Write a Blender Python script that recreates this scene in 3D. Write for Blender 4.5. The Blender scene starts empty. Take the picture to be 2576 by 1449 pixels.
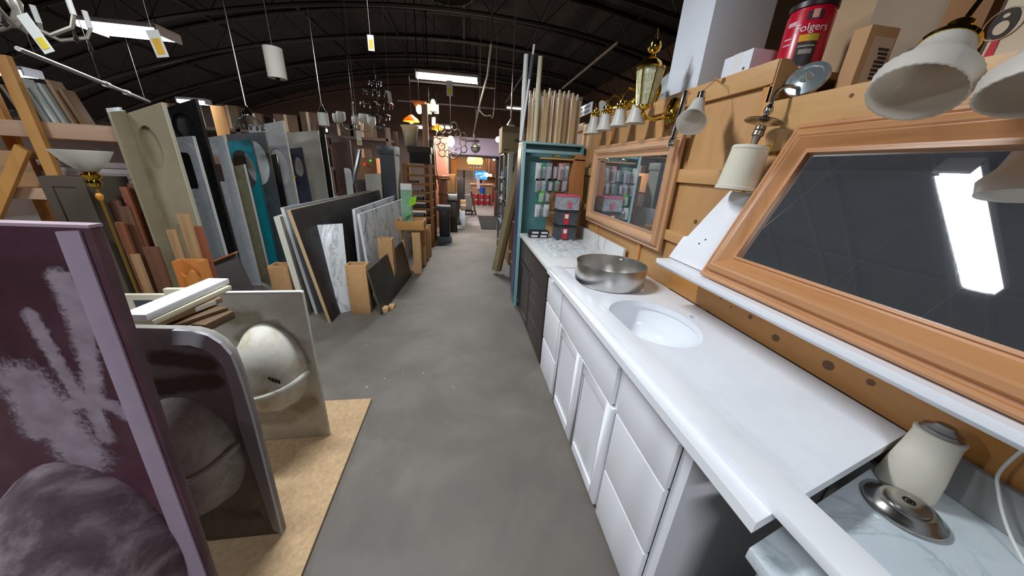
import bpy, bmesh, math, random
from mathutils import Vector, Matrix
random.seed(7)
SC = bpy.context.scene
COL = SC.collection
V = Vector
# ---------------------------------------------------------------- camera
FW, FH, FPX, CAMH = 2576, 1449, 790.0, 1.5
_down = V((1174 - FW / 2, 2800 - FH / 2, FPX)).normalized()
_vx = 1168 - FW / 2
_fwd = V((_vx, -(_down.x * _vx + _down.z * FPX) / _down.y, FPX)).normalized()
_rgt = _down.cross(_fwd)
CR = Matrix((_rgt, _fwd, -_down))          # lens frame (x right, y down, z ahead) -> world
EYE = V((0, 0, CAMH))
cam_d = bpy.data.cameras.new('camera')
cam = bpy.data.objects.new('camera', cam_d); COL.objects.link(cam)
cam_d.sensor_fit = 'HORIZONTAL'; cam_d.sensor_width = 36.0
cam_d.lens = FPX / FW * 36.0
cam_d.clip_start = 0.02; cam_d.clip_end = 200
_c = CR.transposed()
cam.matrix_world = Matrix.Translation(EYE) @ Matrix((_c[0], -_c[1], -_c[2])).transposed().to_4x4()
SC.camera = cam
# ---------------------------------------------------------------- world, exposure
SC.view_settings.view_transform = 'Standard'; SC.view_settings.look = 'None'
SC.view_settings.gamma = 1.0; SC.view_settings.use_curve_mapping = False
SC.view_settings.exposure = 0.0
cy = SC.cycles; cy.adaptive_threshold = .02; cy.max_bounces = 7; cy.diffuse_bounces = 4; cy.glossy_bounces = 4; cy.transmission_bounces = 6; cy.transparent_max_bounces = 12; cy.caustics_reflective = False; cy.caustics_refractive = False
wd = bpy.data.worlds.new('world'); SC.world = wd; wd.use_nodes = True
wd.node_tree.nodes['Background'].inputs[0].default_value = (.55, .6, .7, 1)
wd.node_tree.nodes['Background'].inputs[1].default_value = 0.05
LAMP = 105.0          # watts of one fluorescent fixture
# ---------------------------------------------------------------- measuring helpers: a photo pixel to a point on a real plane
def ray(u, v): return CR @ V((u - FW / 2, v - FH / 2, FPX))
def atz(u, v, z=0.0): d = ray(u, v); return EYE + d * ((z - CAMH) / d.z)
def atx(u, v, x): d = ray(u, v); return EYE + d * (x / d.x)
def at(u, v, y): d = ray(u, v); return EYE + d * (y / d.y)
def atp(u, v, p, n): d = ray(u, v); return EYE + d * ((p - EYE).dot(n) / d.dot(n))
# ---------------------------------------------------------------- materials
def lin(c):
    if isinstance(c, str): c = [int(c[i:i + 2], 16) / 255 for i in (0, 2, 4)]
    return tuple(x / 12.92 if x <= .04045 else ((x + .055) / 1.055) ** 2.4 for x in c) + (1,)
MATS = {}
class NT:
    def __init__(s, name):
        s.m = bpy.data.materials.new(name); s.m.use_nodes = True; s.t = s.m.node_tree
        s.b = s.t.nodes['Principled BSDF']
    def n(s, typ, **kw):
        o = s.t.nodes.new(typ)
        for k, v in kw.items():
            if k in o.inputs: o.inputs[k].default_value = v
            else: setattr(o, k, v)
        return o
    def l(s, a, b): s.t.links.new(a, b)
    def coord(s, scale=(1, 1, 1), rot=(0, 0, 0)):
        c = s.n('ShaderNodeTexCoord'); m = s.n('ShaderNodeMapping')
        m.inputs['Scale'].default_value = scale; m.inputs['Rotation'].default_value = rot
        s.l(c.outputs['Object'], m.inputs[0]); return m.outputs[0]
    def ramp(s, fac, stops):
        r = s.n('ShaderNodeValToRGB'); e = r.color_ramp.elements
        while len(e) < len(stops): e.new(.5)
        for i, (p, c) in enumerate(stops): e[i].position = p; e[i].color = lin(c)
        s.l(fac, r.inputs[0]); return r.outputs[0]
    def mix(s, fac, a, b, mode='MIX'):
        x = s.n('ShaderNodeMix', data_type='RGBA', blend_type=mode)
        for i, q in ((0, fac), (6, a), (7, b)):
            if hasattr(q, 'links') or isinstance(q, bpy.types.NodeSocket): s.l(q, x.inputs[i])
            else: x.inputs[i].default_value = q
        return x.outputs[2]
    def bump(s, h, strength=.2, dist=.01):
        b = s.n('ShaderNodeBump', Strength=strength, Distance=dist); s.l(h, b.inputs['Height'])
        s.l(b.outputs[0], s.b.inputs['Normal'])
def setp(b, **kw):
    for k, v in kw.items():
        b.inputs[k].default_value = v
def plain(name, col, rough=.5, metal=0.0, var=.12, scale=9, bump=0.0, **kw):
    if name in MATS: return MATS[name]
    t = NT(name); setp(t.b, Roughness=rough, Metallic=metal)
    c = lin(col); t.b.inputs['Base Color'].default_value = c
    if var:
        nz = t.n('ShaderNodeTexNoise', Scale=scale, Detail=6.0, Roughness=.6); t.l(t.coord(), nz.inputs['Vector'])
        lo = tuple(x * (1 - var * 1.6) for x in c[:3]) + (1,); hi = tuple(min(1, x * (1 + var)) for x in c[:3]) + (1,)
        t.l(t.mix(nz.outputs[0], lo, hi), t.b.inputs['Base Color'])
        if bump: t.bump(nz.outputs[0], bump)
    for k, v in kw.items(): t.b.inputs[k.replace('_', ' ')].default_value = v
    MATS[name] = t.m; return t.m
def wood(name, light, dark, axis='Y', rough=.5, stretch=14, scale=1.0, knots=0, coat=0.0):
    if name in MATS: return MATS[name]
    t = NT(name); setp(t.b, Roughness=rough)
    sc = {'X': (1, stretch, stretch), 'Y': (stretch, 1, stretch), 'Z': (stretch, stretch, 1)}[axis]
    co = t.coord(tuple(x * scale for x in sc))
    nz = t.n('ShaderNodeTexNoise', Scale=1.4, Detail=7.0, Roughness=.62, Distortion=.35); t.l(co, nz.inputs['Vector'])
    col = t.ramp(nz.outputs[0], [(.30, dark), (.52, light), (.75, light)])
    nb = t.n('ShaderNodeTexNoise', Scale=1.3, Detail=2.0); t.l(t.coord(), nb.inputs['Vector'])
    col = t.mix(t.ramp(nb.outputs[0], [(.35, (.80, .78, .76)), (.7, (1, 1, 1))]), (0, 0, 0, 1), col) if False else t.mix(.35, col, t.mix(nb.outputs[0], lin(dark), lin(light)))
    if knots:
        vo = t.n('ShaderNodeTexVoronoi', Scale=knots); k2 = {'X': (.7, 1, 1), 'Y': (1, .7, 1), 'Z': (1, 1, .7)}[axis]
        t.l(t.coord(k2), vo.inputs['Vector'])
        col = t.mix(t.ramp(vo.outputs['Distance'], [(.03, (1, 1, 1)), (.09, (0, 0, 0))]), col, lin((.36, .19, .08)))
    t.l(col, t.b.inputs['Base Color']); t.bump(nz.outputs[0], .12, .004)
    if coat: setp(t.b, **{'Coat Weight': coat, 'Coat Roughness': .25})
    MATS[name] = t.m; return t.m
def marble(name, base, vein, scale=3.0, rough=.2, wid=.06, rot=(.3, .5, .2)):
    if name in MATS: return MATS[name]
    t = NT(name); setp(t.b, Roughness=rough)
    co = t.coord((1, 1, .45), rot)
    nz = t.n('ShaderNodeTexNoise', Scale=scale, Detail=8.0, Roughness=.62, Distortion=.7); t.l(co, nz.inputs['Vector'])
    a = t.n('ShaderNodeMath', operation='SUBTRACT'); a.inputs[1].default_value = .5; t.l(nz.outputs[0], a.inputs[0])
    b = t.n('ShaderNodeMath', operation='ABSOLUTE'); t.l(a.outputs[0], b.inputs[0])
    f = t.ramp(b.outputs[0], [(0.0, (1, 1, 1)), (wid, (.22, .22, .22)), (wid * 2.2, (0, 0, 0))])
    n2 = t.n('ShaderNodeTexNoise', Scale=scale * .7, Detail=3.0); t.l(co, n2.inputs['Vector'])
    g = t.ramp(n2.outputs[0], [(.42, (0, 0, 0)), (.62, (1, 1, 1))])
    c = t.mix(t.mix(1.0, f, g, 'MULTIPLY'), lin(base), lin(vein))
    t.l(c, t.b.inputs['Base Color']); MATS[name] = t.m; return t.m
def patchy(name, stops, scale=4.0, rough=.6, detail=8.0, bump=.25, distort=.6, stretch=(1, 1, 1), coat=0):
    """two or more colours in blotches with a shape of their own: dust, overspray, stains"""
    if name in MATS: return MATS[name]
    t = NT(name); setp(t.b, Roughness=rough)
    nz = t.n('ShaderNodeTexNoise', Scale=scale, Detail=detail, Roughness=.65, Distortion=distort); t.l(t.coord(stretch), nz.inputs['Vector'])
    t.l(t.ramp(nz.outputs[0], stops), t.b.inputs['Base Color'])
    if bump: t.bump(nz.outputs[0], bump, .006)
    if coat: setp(t.b, **{'Coat Weight': coat})
    MATS[name] = t.m; return t.m
def emit(name, col, strength):
    if name in MATS: return MATS[name]
    t = NT(name); setp(t.b, Roughness=.5); t.b.inputs['Base Color'].default_value = lin(col)
    t.b.inputs['Emission Color'].default_value = lin(col); t.b.inputs['Emission Strength'].default_value = strength
    MATS[name] = t.m; return t.m
def glassy(name, col=(1, 1, 1), rough=.02, ior=1.45, trans=1.0, alpha=1.0):
    if name in MATS: return MATS[name]
    t = NT(name); setp(t.b, Roughness=rough, IOR=ior, Alpha=alpha); t.b.inputs['Transmission Weight'].default_value = trans
    t.b.inputs['Base Color'].default_value = lin(col); MATS[name] = t.m; return t.m
def frosted(name, col, rough=.35, tl=.45):
    if name in MATS: return MATS[name]
    t = NT(name); setp(t.b, Roughness=rough); t.b.inputs['Base Color'].default_value = lin(col)
    tr = t.n('ShaderNodeBsdfTranslucent'); tr.inputs[0].default_value = lin(col)
    mx = t.n('ShaderNodeMixShader'); mx.inputs[0].default_value = tl
    t.l(t.b.outputs[0], mx.inputs[1]); t.l(tr.outputs[0], mx.inputs[2])
    t.l(mx.outputs[0], t.t.nodes['Material Output'].inputs[0]); MATS[name] = t.m; return t.m
def film(name, op=.25, col=(.9, .93, .95)):
    """thin clear plastic film: mostly see-through with a glossy sheen"""
    if name in MATS: return MATS[name]
    t = NT(name); setp(t.b, Roughness=.12); t.b.inputs['Base Color'].default_value = lin(col)
    tr = t.n('ShaderNodeBsdfTransparent'); mx = t.n('ShaderNodeMixShader')
    nz = t.n('ShaderNodeTexNoise', Scale=22.0, Detail=3.0, Distortion=1.0); t.l(t.coord(), nz.inputs['Vector'])
    t.bump(nz.outputs[0], .8, .02)
    mp = t.n('ShaderNodeMapRange'); mp.inputs[3].default_value = op * .3; mp.inputs[4].default_value = min(1, op * 1.9)
    t.l(nz.outputs[0], mp.inputs[0]); t.l(mp.outputs[0], mx.inputs[0])
    t.l(tr.outputs[0], mx.inputs[1]); t.l(t.b.outputs[0], mx.inputs[2])
    t.l(mx.outputs[0], t.t.nodes['Material Output'].inputs[0]); MATS[name] = t.m; return t.m
# ---------------------------------------------------------------- mesh building
def frame(ax):
    ax = V(ax).normalized(); h = V((0, 0, 1)) if abs(ax.z) < .9 else V((1, 0, 0))
    x = h.cross(ax).normalized(); return x, ax.cross(x), ax
class B:
    def __init__(s): s.v = []; s.f = []
    def add(s, vs, fs):
        o = len(s.v); s.v += [V(q) for q in vs]; s.f += [tuple(i + o for i in q) for q in fs]; return s
    def obox(s, o, a, b, c):
        o, a, b, c = V(o), V(a), V(b), V(c)
        vs = [o, o + a, o + a + b, o + b, o + c, o + a + c, o + a + b + c, o + b + c]
        fs = [(0, 3, 2, 1), (4, 5, 6, 7), (0, 1, 5, 4), (1, 2, 6, 5), (2, 3, 7, 6), (3, 0, 4, 7)]
        if a.cross(b).dot(c) < 0: fs = [q[::-1] for q in fs]
        return s.add(vs, fs)
    def box(s, x0, x1, y0, y1, z0, z1): return s.obox((x0, y0, z0), (x1 - x0, 0, 0), (0, y1 - y0, 0), (0, 0, z1 - z0))
    def bar(s, p0, p1, w, h, up=(0, 0, 1)):
        p0, p1 = V(p0), V(p1); d = p1 - p0; up = V(up)
        sx = d.cross(up)
        if sx.length < 1e-6: sx = d.cross(V((1, 0, 0)))
        sx.normalize(); uy = sx.cross(d).normalized()
        return s.obox(p0 - sx * w / 2 - uy * h / 2, sx * w, uy * h, d)
    def lathe(s, prof, base, axis=(0, 0, 1), n=24, sx=1.0, sy=1.0, x=None, rip=None):
        fx, fy, fz = frame(axis); base = V(base)
        if x is not None: fx = V(x).normalized(); fy = fz.cross(fx)
        vs, fs = [], []
        for r, h in prof:
            for k in range(n):
                a = 2 * math.pi * k / n; q = r * (1 + (rip * (-1) ** k if rip else 0))
                vs.append(base + fx * (q * sx * math.cos(a)) + fy * (q * sy * math.sin(a)) + fz * h)
        for i in range(len(prof) - 1):
            for k in range(n):
                a, b = i * n + k, i * n + (k + 1) % n; fs.append((a, b, b + n, a + n))
        if prof[0][0] > 1e-6: fs.append(tuple(range(n - 1, -1, -1)))
        if prof[-1][0] > 1e-6: fs.append(tuple((len(prof) - 1) * n + k for k in range(n)))
        return s.add(vs, fs)
    def shell(s, prof, base, axis=(0, 0, 1), n=24, th=.003, **kw):
        inner = [(max(r - th, .0008), h) for r, h in prof][::-1]
        p = prof + inner + [prof[0]]
        o = len(s.f); s.lathe(p, base, axis, n, **kw)
        s.f = s.f[:-2] if prof[0][0] > 1e-6 else s.f
        return s
    def cyl(s, p0, p1, r0, r1=None, n=14):
        p0, p1 = V(p0), V(p1); r1 = r0 if r1 is None else r1
        return s.lathe([(r0, 0), (r1, (p1 - p0).length)], p0, p1 - p0, n)
    def ball(s, c, r, n=16, m=8, sz=1.0, axis=(0, 0, 1)):
        return s.lathe([(max(1e-7, r * math.sin(math.pi * i / m)), -r * sz * math.cos(math.pi * i / m)) for i in range(m + 1)], c, axis, n)
    def tube(s, pts, r, n=8, closed=False):
        pts = [V(p) for p in pts]; m = len(pts); vs, fs = [], []
        pu = None
        for i, p in enumerate(pts):
            a = pts[(i - 1) % m] if (closed or i) else p; b = pts[(i + 1) % m] if (closed or i < m - 1) else p
            t = (b - a).normalized()
            if pu is None: pu = frame(t)[0]
            u = (pu - t * pu.dot(t))
            u = u.normalized() if u.length > 1e-6 else frame(t)[0]
            w = t.cross(u); pu = u; rr = r[i] if isinstance(r, (list, tuple)) else r
            vs += [p + u * (rr * math.cos(2 * math.pi * k / n)) + w * (rr * math.sin(2 * math.pi * k / n)) for k in range(n)]
        for i in range(m if closed else m - 1):
            for k in range(n):
                a, b = i * n + k, i * n + (k + 1) % n; c, d = ((i + 1) % m) * n + k, ((i + 1) % m) * n + (k + 1) % n
                fs.append((a, b, d, c))
        if not closed: fs += [tuple(range(n - 1, -1, -1)), tuple((m - 1) * n + k for k in range(n))]
        return s.add(vs, fs)
    def torus(s, c, axis, R, r, n=24, m=8):
        fx, fy, fz = frame(axis); c = V(c)
        return s.tube([c + fx * (R * math.cos(2 * math.pi * k / n)) + fy * (R * math.sin(2 * math.pi * k / n)) for k in range(n)], r, m, True)
    def prism(s, pts, d):
        pts = [V(p) for p in pts]; d = V(d); n = len(pts)
        nm = sum(((pts[i] - pts[0]).cross(pts[(i + 1) % n] - pts[0]) for i in range(n)), V())
        if nm.dot(d) > 0: pts = pts[::-1]
        vs = pts + [p + d for p in pts]
        fs = [tuple(range(n)), tuple(range(2 * n - 1, n - 1, -1))] + [(i, i + n, (i + 1) % n + n, (i + 1) % n) for i in range(n)]
        return s.add(vs, fs)
    def plate(s, outer, holes, d):
        """flat plate with holes cut through it, thickness vector d"""
        d = V(d); bm = bmesh.new(); loops = [[V(p) for p in outer]] + [[V(p) for p in h] for h in holes]
        es = []
        for lp in loops:
            vv = [bm.verts.new(p) for p in lp]; es += [bm.edges.new((vv[i], vv[(i + 1) % len(vv)])) for i in range(len(vv))]
        bmesh.ops.triangle_fill(bm, use_beauty=True, use_dissolve=False, edges=es, normal=-d.normalized())
        bm.verts.index_update(); n = len(bm.verts); vs = [v.co.copy() for v in bm.verts]; fs = []
        for f in bm.faces:
            ids = [v.index for v in f.verts]
            if f.normal.dot(d) > 0: ids = ids[::-1]
            fs.append(tuple(ids)); fs.append(tuple(i + n for i in ids[::-1]))
        bm.free(); k = 0
        for j, lp in enumerate(loops):
            m = len(lp)
            for i in range(m):
                a, b = k + i, k + (i + 1) % m; fs.append((a, b, b + n, a + n))
            k += m
        return s.add(vs + [q + d for q in vs], fs)
    def mesh(s, name, bevel=0.0, org=V((0, 0, 0)), ang=35, fix=True):
        bm = bmesh.new(); vv = [bm.verts.new(p - org) for p in s.v]
        for q in s.f:
            try: bm.faces.new([vv[i] for i in q])
            except ValueError: pass
        bmesh.ops.remove_doubles(bm, verts=bm.verts, dist=1e-6)
        if fix: bmesh.ops.recalc_face_normals(bm, faces=bm.faces)
        if bevel:
            es = [e for e in bm.edges if len(e.link_faces) == 2 and e.calc_face_angle(0) > .6]
            bmesh.ops.bevel(bm, geom=es, offset=bevel, segments=2, profile=.6, affect='EDGES', clamp_overlap=True)
        for f in bm.faces: f.smooth = True
        m = bpy.data.meshes.new(name); bm.to_mesh(m); bm.free(); m.set_sharp_from_angle(angle=math.radians(ang)); return m
def low(vs):
    xs, ys, zs = [v.x for v in vs], [v.y for v in vs], [v.z for v in vs]
    return V(((min(xs) + max(xs)) / 2, (min(ys) + max(ys)) / 2, min(zs)))
def smooth(q, n=7):
    q = [q[0]] + list(q) + [q[-1]]; r = []
    for i in range(1, len(q) - 2):
        a, b, c, d = q[i - 1:i + 3]
        for k in range(n):
            t = k / n; r.append(.5 * ((2 * b) + (c - a) * t + (2 * a - 5 * b + 4 * c - d) * t * t + (3 * b - a - 3 * c + d) * t ** 3))
    return r + [q[-1]]
def tagit(o, label=None, cat=None, group=None, kind=None):
    for k, v in (('label', label), ('category', cat), ('group', group), ('kind', kind)):
        if v: o[k] = v
    return o
def thing(name, label, cat, loc, group=None):
    o = bpy.data.objects.new(name, None); COL.objects.link(o); o.location = V(loc); o.empty_display_size = .05
    return tagit(o, label, cat, group)
def wloc(o): return o.location + (wloc(o.parent) if o.parent else V((0, 0, 0)))
def part(parent, name, b, m, bevel=0.0, label=None, kind=None, ang=35):
    org = low(b.v); o = bpy.data.objects.new(name, b.mesh(name, bevel, org, ang)); COL.objects.link(o)
    o.data.materials.append(m); o.location = org - wloc(parent); o.parent = parent
    return tagit(o, label, None, None, kind)
def solo(name, b, m, label, cat, bevel=0.0, group=None, kind=None, ang=35):
    org = low(b.v); o = bpy.data.objects.new(name, b.mesh(name, bevel, org, ang)); COL.objects.link(o)
    o.data.materials.append(m); o.location = org; return tagit(o, label, cat, group, kind)
def struct(name, b, m, bevel=0.0, ang=35):
    o = bpy.data.objects.new(name, b.mesh(name, bevel, V((0, 0, 0)), ang)); COL.objects.link(o); o.data.materials.append(m)
    o['kind'] = 'structure'; return o
def oval(c, ax, ay, rx, ry, n=28, p=2.0):
    c, ax, ay = V(c), V(ax), V(ay); r = []
    for k in range(n):
        a = 2 * math.pi * k / n; ca, sa = math.cos(a), math.sin(a)
        r.append(c + ax * (rx * math.copysign(abs(ca) ** (2 / p), ca)) + ay * (ry * math.copysign(abs(sa) ** (2 / p), sa)))
    return r
def text(parent, body, pos, right, up, size, m, name='lettering', align='CENTER', stretch=1.0, ex=.0008):
    cu = bpy.data.curves.new('text', 'FONT'); cu.body = body; cu.size = size; cu.align_x = align; cu.align_y = 'CENTER'; cu.extrude = ex
    tmp = bpy.data.objects.new('tmp_text', cu); COL.objects.link(tmp)
    me = bpy.data.meshes.new_from_object(tmp.evaluated_get(bpy.context.evaluated_depsgraph_get()))
    bpy.data.objects.remove(tmp)
    r, u = V(right).normalized(), V(up).normalized(); n = r.cross(u)
    pos = V(pos)
    for v in me.vertices: q = v.co.copy(); v.co = r * q.x * stretch + u * q.y + n * q.z
    o = bpy.data.objects.new(name, me); COL.objects.link(o); me.materials.append(m)
    o.location = pos - wloc(parent); o.parent = parent; return o
ORD = ['first', 'second', 'third', 'fourth', 'fifth', 'sixth', 'seventh', 'eighth', 'ninth', 'tenth', 'eleventh', 'twelfth']
# common materials
WHITE = plain('white lacquer', 'e6e7ec', .32, var=.02)
QUARTZ = patchy('white quartz', [(.3, 'e3e6ec'), (.6, 'eef0f4')], 3, .22, bump=0)
STEEL = plain('brushed stainless', 'c6c4c0', .3, 1.0, .06)
CHROME = plain('chrome', 'd6d8dc', .07, 1.0, 0)
NICKEL = plain('brushed nickel', 'b5b2ad', .22, 1.0, .05)
BRASS = plain('polished brass', 'dcb84e', .1, 1.0, 0)
DARKMETAL = plain('dark bronze metal', '2a2622', .4, .7, .1)
BLACK = plain('black plastic', '17171a', .45, 0, .1)
GLASSW = frosted('frosted white glass', 'e9e8e2')
CARD = plain('cardboard', 'b98f66', .85, 0, .06, 14)
CARDP = plain('pale cardboard', 'c9a986', .85, 0, .05, 14)
PINEY = wood('pine along aisle', 'cf9a5c', 'b97d43', 'Y', .5, 12, 1.0, 0)
PINEZ = wood('pine upright', 'cf9a5c', 'b97d43', 'Z', .5, 12)
PINEX = wood('pine across', 'cf9a5c', 'b97d43', 'X', .5, 12)
PINEK = wood('knotty pine board', 'cc9f69', 'bb8a55', 'Y', .45, 12, 1.0, 5.2)
PLY = wood('plywood panel', 'c0925f', 'b18250', 'Z', .55, 5, 1.1)
PALEY = wood('pale oak along', 'd3a884', 'bd8c66', 'Y', .33, 16, 1.2, 0, .3)
PALEZ = wood('pale oak upright', 'c99c76', 'b4835c', 'Z', .33, 16, 1.2, 0, .3)
OAKY = wood('oak frame along', 'c68f60', 'ab7346', 'Y', .33, 16, 1.2, 0, .3)
OAKZ = wood('oak frame upright', 'c68f60', 'ab7346', 'Z', .33, 16, 1.2, 0, .3)
def dusty_mirror(name):
    t = NT(name); setp(t.b, Roughness=.015, Metallic=1.0); t.b.inputs['Base Color'].default_value = lin('e6eaec')
    d = t.n('ShaderNodeBsdfDiffuse'); d.inputs[0].default_value = lin('a9b0b8')
    nz = t.n('ShaderNodeTexNoise', Scale=3.0, Detail=6.0); t.l(t.coord((1, .15, 1)), nz.inputs['Vector'])
    mp = t.n('ShaderNodeMapRange'); mp.inputs[3].default_value = .06; mp.inputs[4].default_value = .16; t.l(nz.outputs[0], mp.inputs[0])
    mx = t.n('ShaderNodeMixShader'); t.l(mp.outputs[0], mx.inputs[0]); t.l(t.b.outputs[0], mx.inputs[1]); t.l(d.outputs[0], mx.inputs[2])
    t.l(mx.outputs[0], t.t.nodes['Material Output'].inputs[0]); return t.m
MIRROR = dusty_mirror('dusty mirror glass')
PAPER = plain('white paper', 'e4e4e0', .8, 0, .03)
# ================================================================ THE SETTING
FLOORM = patchy('worn dark concrete', [(.28, '57514b'), (.5, '655e57'), (.72, '756d64')], 1.7, .62, 9, .06, .5)
FLOORP = patchy('pinkish far floor', [(.3, '93847d'), (.7, 'a9998f')], 9, .9, 6, .1)  # lighter, pinker colour for the far part of the floor
ROOFM = plain('black painted roof deck', '211d1b', .75, 0, .25, 2)
JOISTM = plain('dull black steel', '37322f', .5, .3, .2, 6)
WALLB = plain('brown block wall', '5d4a41', .9, 0, .2, 3)
LILAC_LIT = plain('lilac-lit wall', 'd9c9e6', .8, 0, .04)  # magenta-tinted light on this wall is put into its colour
struct('floor', B().box(-9.5, 4.2, -6, 8.6, -.1, 0), FLOORM)
struct('floor_far', B().box(-9.5, 4.2, 8.6, 22, -.1, 0), FLOORP)
RA, RC = 19.0, 4.0
def roofz(x, top=0.0): return RC + top - x * x / (2 * RA)
b = B(); N = 28
for i in range(N):
    x0, x1 = -9.6 + 13.9 * i / N, -9.6 + 13.9 * (i + 1) / N
    b.prism([(x0, -6, roofz(x0, .5)), (x1, -6, roofz(x1, .5)), (x1, -6, roofz(x1, .56)), (x0, -6, roofz(x0, .56))], (0, 28, 0))
ceil = struct('ceiling', b, ROOFM)
struct('wall_left', B().box(-9.6, -9.5, -6, 22, 0, 2.6), WALLB)
struct('wall_right', B().box(4.2, 4.3, -6, 22, 0, 4.1), WALLB)
struct('wall_back', B().box(-9.6, 4.3, -6.1, -6, 0, 4.6), plain('grey painted wall', '8a8682', .8, 0, .06))
FWY = 13.8
xl, xr, zh = at(1128, 392, FWY).x, at(1256, 392, FWY).x, at(1190, 394, FWY).z
zt = at(1190, 346, FWY).z
b = B(); b.box(-9.5, xl, FWY, FWY + .15, 0, 4.5); b.box(xr, 4.2, FWY, FWY + .15, 0, 4.5); b.box(xl, xr, FWY, FWY + .15, zt, 4.5)
struct('wall_front', b, WALLB)
struct('wall_header', B().box(xl, xr, FWY - .02, FWY + .15, zh + .06, zt), LILAC_LIT)
struct('trim_1', B().box(xl, xr, FWY - .06, FWY + .15, zh - .04, zh + .06), plain('dark header beam', '3b2d27', .6, 0, .1))
struct('trim_2', B().box(xl - .02, xl + .09, FWY - .06, FWY + .15, 0, zh), plain('dark header beam', '3b2d27'))
struct('trim_3', B().box(xr - .12, xr + .02, FWY - .06, FWY + .15, 0, zh), plain('dark header beam', '3b2d27'))
struct('wall_office', B().box(-3, 4.2, 20, 20.1, 0, 3), plain('tan office wall', 'b08a68', .8, 0, .05))
struct('ceiling_office', B().box(-3, 4.2, FWY + .15, 20, 2.55, 2.6), plain('office ceiling', 'b9a48e', .8, 0, .05))
# bar joists spanning the building, arched like the roof
jy = [2.6 + 1.42 * k for k in range(8)]
for k, y in enumerate(jy):
    t = thing('roof_joist', f'{ORD[k]} arched black bar joist under the roof, counting from the front', 'joist', (0, y, roofz(0)), 'arched roof joists')
    n = 30; xs = [-9.4 + 13.5 * i / n for i in range(n + 1)]
    b = B(); b.tube([(x, y, roofz(x)) for x in xs], .035, 6); part(t, 'bottom_chord', b, JOISTM)
    b = B(); b.tube([(x, y, roofz(x, .46)) for x in xs], .035, 6); part(t, 'top_chord', b, JOISTM)
    b = B(); b.tube([(x, y, roofz(x, .46 if i % 2 else 0.0)) for i, x in enumerate(xs)], .012, 5); part(t, 'web', b, JOISTM)
# purlins running with the aisle
for k, x in enumerate((-8, -6.4, -4.8, -3.2, -1.6, 0, 1.6, 3.2)):
    solo('roof_purlin', B().box(x - .03, x + .03, -5.9, FWY, roofz(x, .49) - .035, roofz(x, .49) + .045), JOISTM,
         f'{ORD[k]} thin dark lengthwise purlin above the joists, counting from the left', 'purlin', group='roof purlins')
# ---------------------------------------------------------------- fluorescent fixtures
TUBE = emit('lit diffuser', (1, 1, 1), 7.0)
HOUS = plain('white enamel housing', 'c9c9d4', .4, 0, .03)
def fixture(x, y, z, label, L=1.22, power=None, w=.26, chain=True):
    t = thing('fluorescent_light', label, 'ceiling light', (x, y, z - .05), 'fluorescent ceiling lights')
    part(t, 'housing', B().box(x - L / 2, x + L / 2, y - w / 2, y + w / 2, z + .02, z + .075), HOUS, .01)
    prof = [(-w / 2 * .96, .02), (-w / 2 * .9, -.02), (-w / 4, -.05), (w / 4, -.05), (w / 2 * .9, -.02), (w / 2 * .96, .02)]
    part(t, 'diffuser', B().prism([(x - L / 2 + .02, y + a, z + h) for a, h in prof], (L - .04, 0, 0)), TUBE)
    for s in (-1, 1):
        part(t, 'end_cap', B().box(x + s * (L / 2 - .01) - .012, x + s * (L / 2 - .01) + .012, y - w / 2, y + w / 2, z - .05, z + .06), HOUS)
        if chain: part(t, 'chain', B().cyl((x + s * L * .36, y, z + .07), (x + s * L * .36, y, roofz(x + s * L * .36, .44)), .006, n=6), JOISTM)
    ld = bpy.data.lights.new('fluorescent_glow', 'AREA'); ld.shape = 'RECTANGLE'; ld.size = L - .08; ld.size_y = w * .8
    ld.energy = LAMP if power is None else power; ld.color = (.885, .945, 1.0)
    lo = bpy.data.objects.new('fluorescent_glow', ld); COL.objects.link(lo); lo.location = (0, 0, -.008); lo.parent = t
    return t
fixture(-.82, 1.75, 3.02, 'white fluorescent wrap light over the sinks, mirrored in the big mirror', w=.17, power=77)
fixture(-.33, 7.5, 3.13, 'lit fluorescent wrap light hanging in the middle above the aisle', power=150)
p = atz(330, 84, 3.0); fixture(p.x, p.y, 3.02, 'lit fluorescent wrap light at upper left above the leaning countertops', .95, None, .42)
p = atz(20, 172, 2.55); fixture(p.x - .3, p.y, 2.5, 'lit fluorescent light at the far left above the lumber rack')
fixture(-.8, -2.3, 3.02, 'added unseen fluorescent light behind the viewer over the aisle')  # added out of view to light the near left vanity tops
fixture(-4.6, .6, 3.02, 'added unseen fluorescent light over the near left racks')  # added out of view to light the foreground
for (u, v, Y, txt) in ((488, 256, 9.5, 'small far fluorescent light above the black countertop'), (682, 302, 11, 'far fluorescent light peeking over the silver wrapped slab'),
                       (806, 326, 11.5, 'far small light beside the white cylinder pendant'), (1298, 274, 10.8, 'far fluorescent light at the right above the cardboard box'),
                       (1054, 319, 12.2, 'far fluorescent light left of the ringed chandelier'), (1116, 319, 12.2, 'far fluorescent light right above the amber lantern')):
    p = at(u, v, Y); fixture(p.x, p.y, p.z, txt, .62, 34, .2, False)
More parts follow.
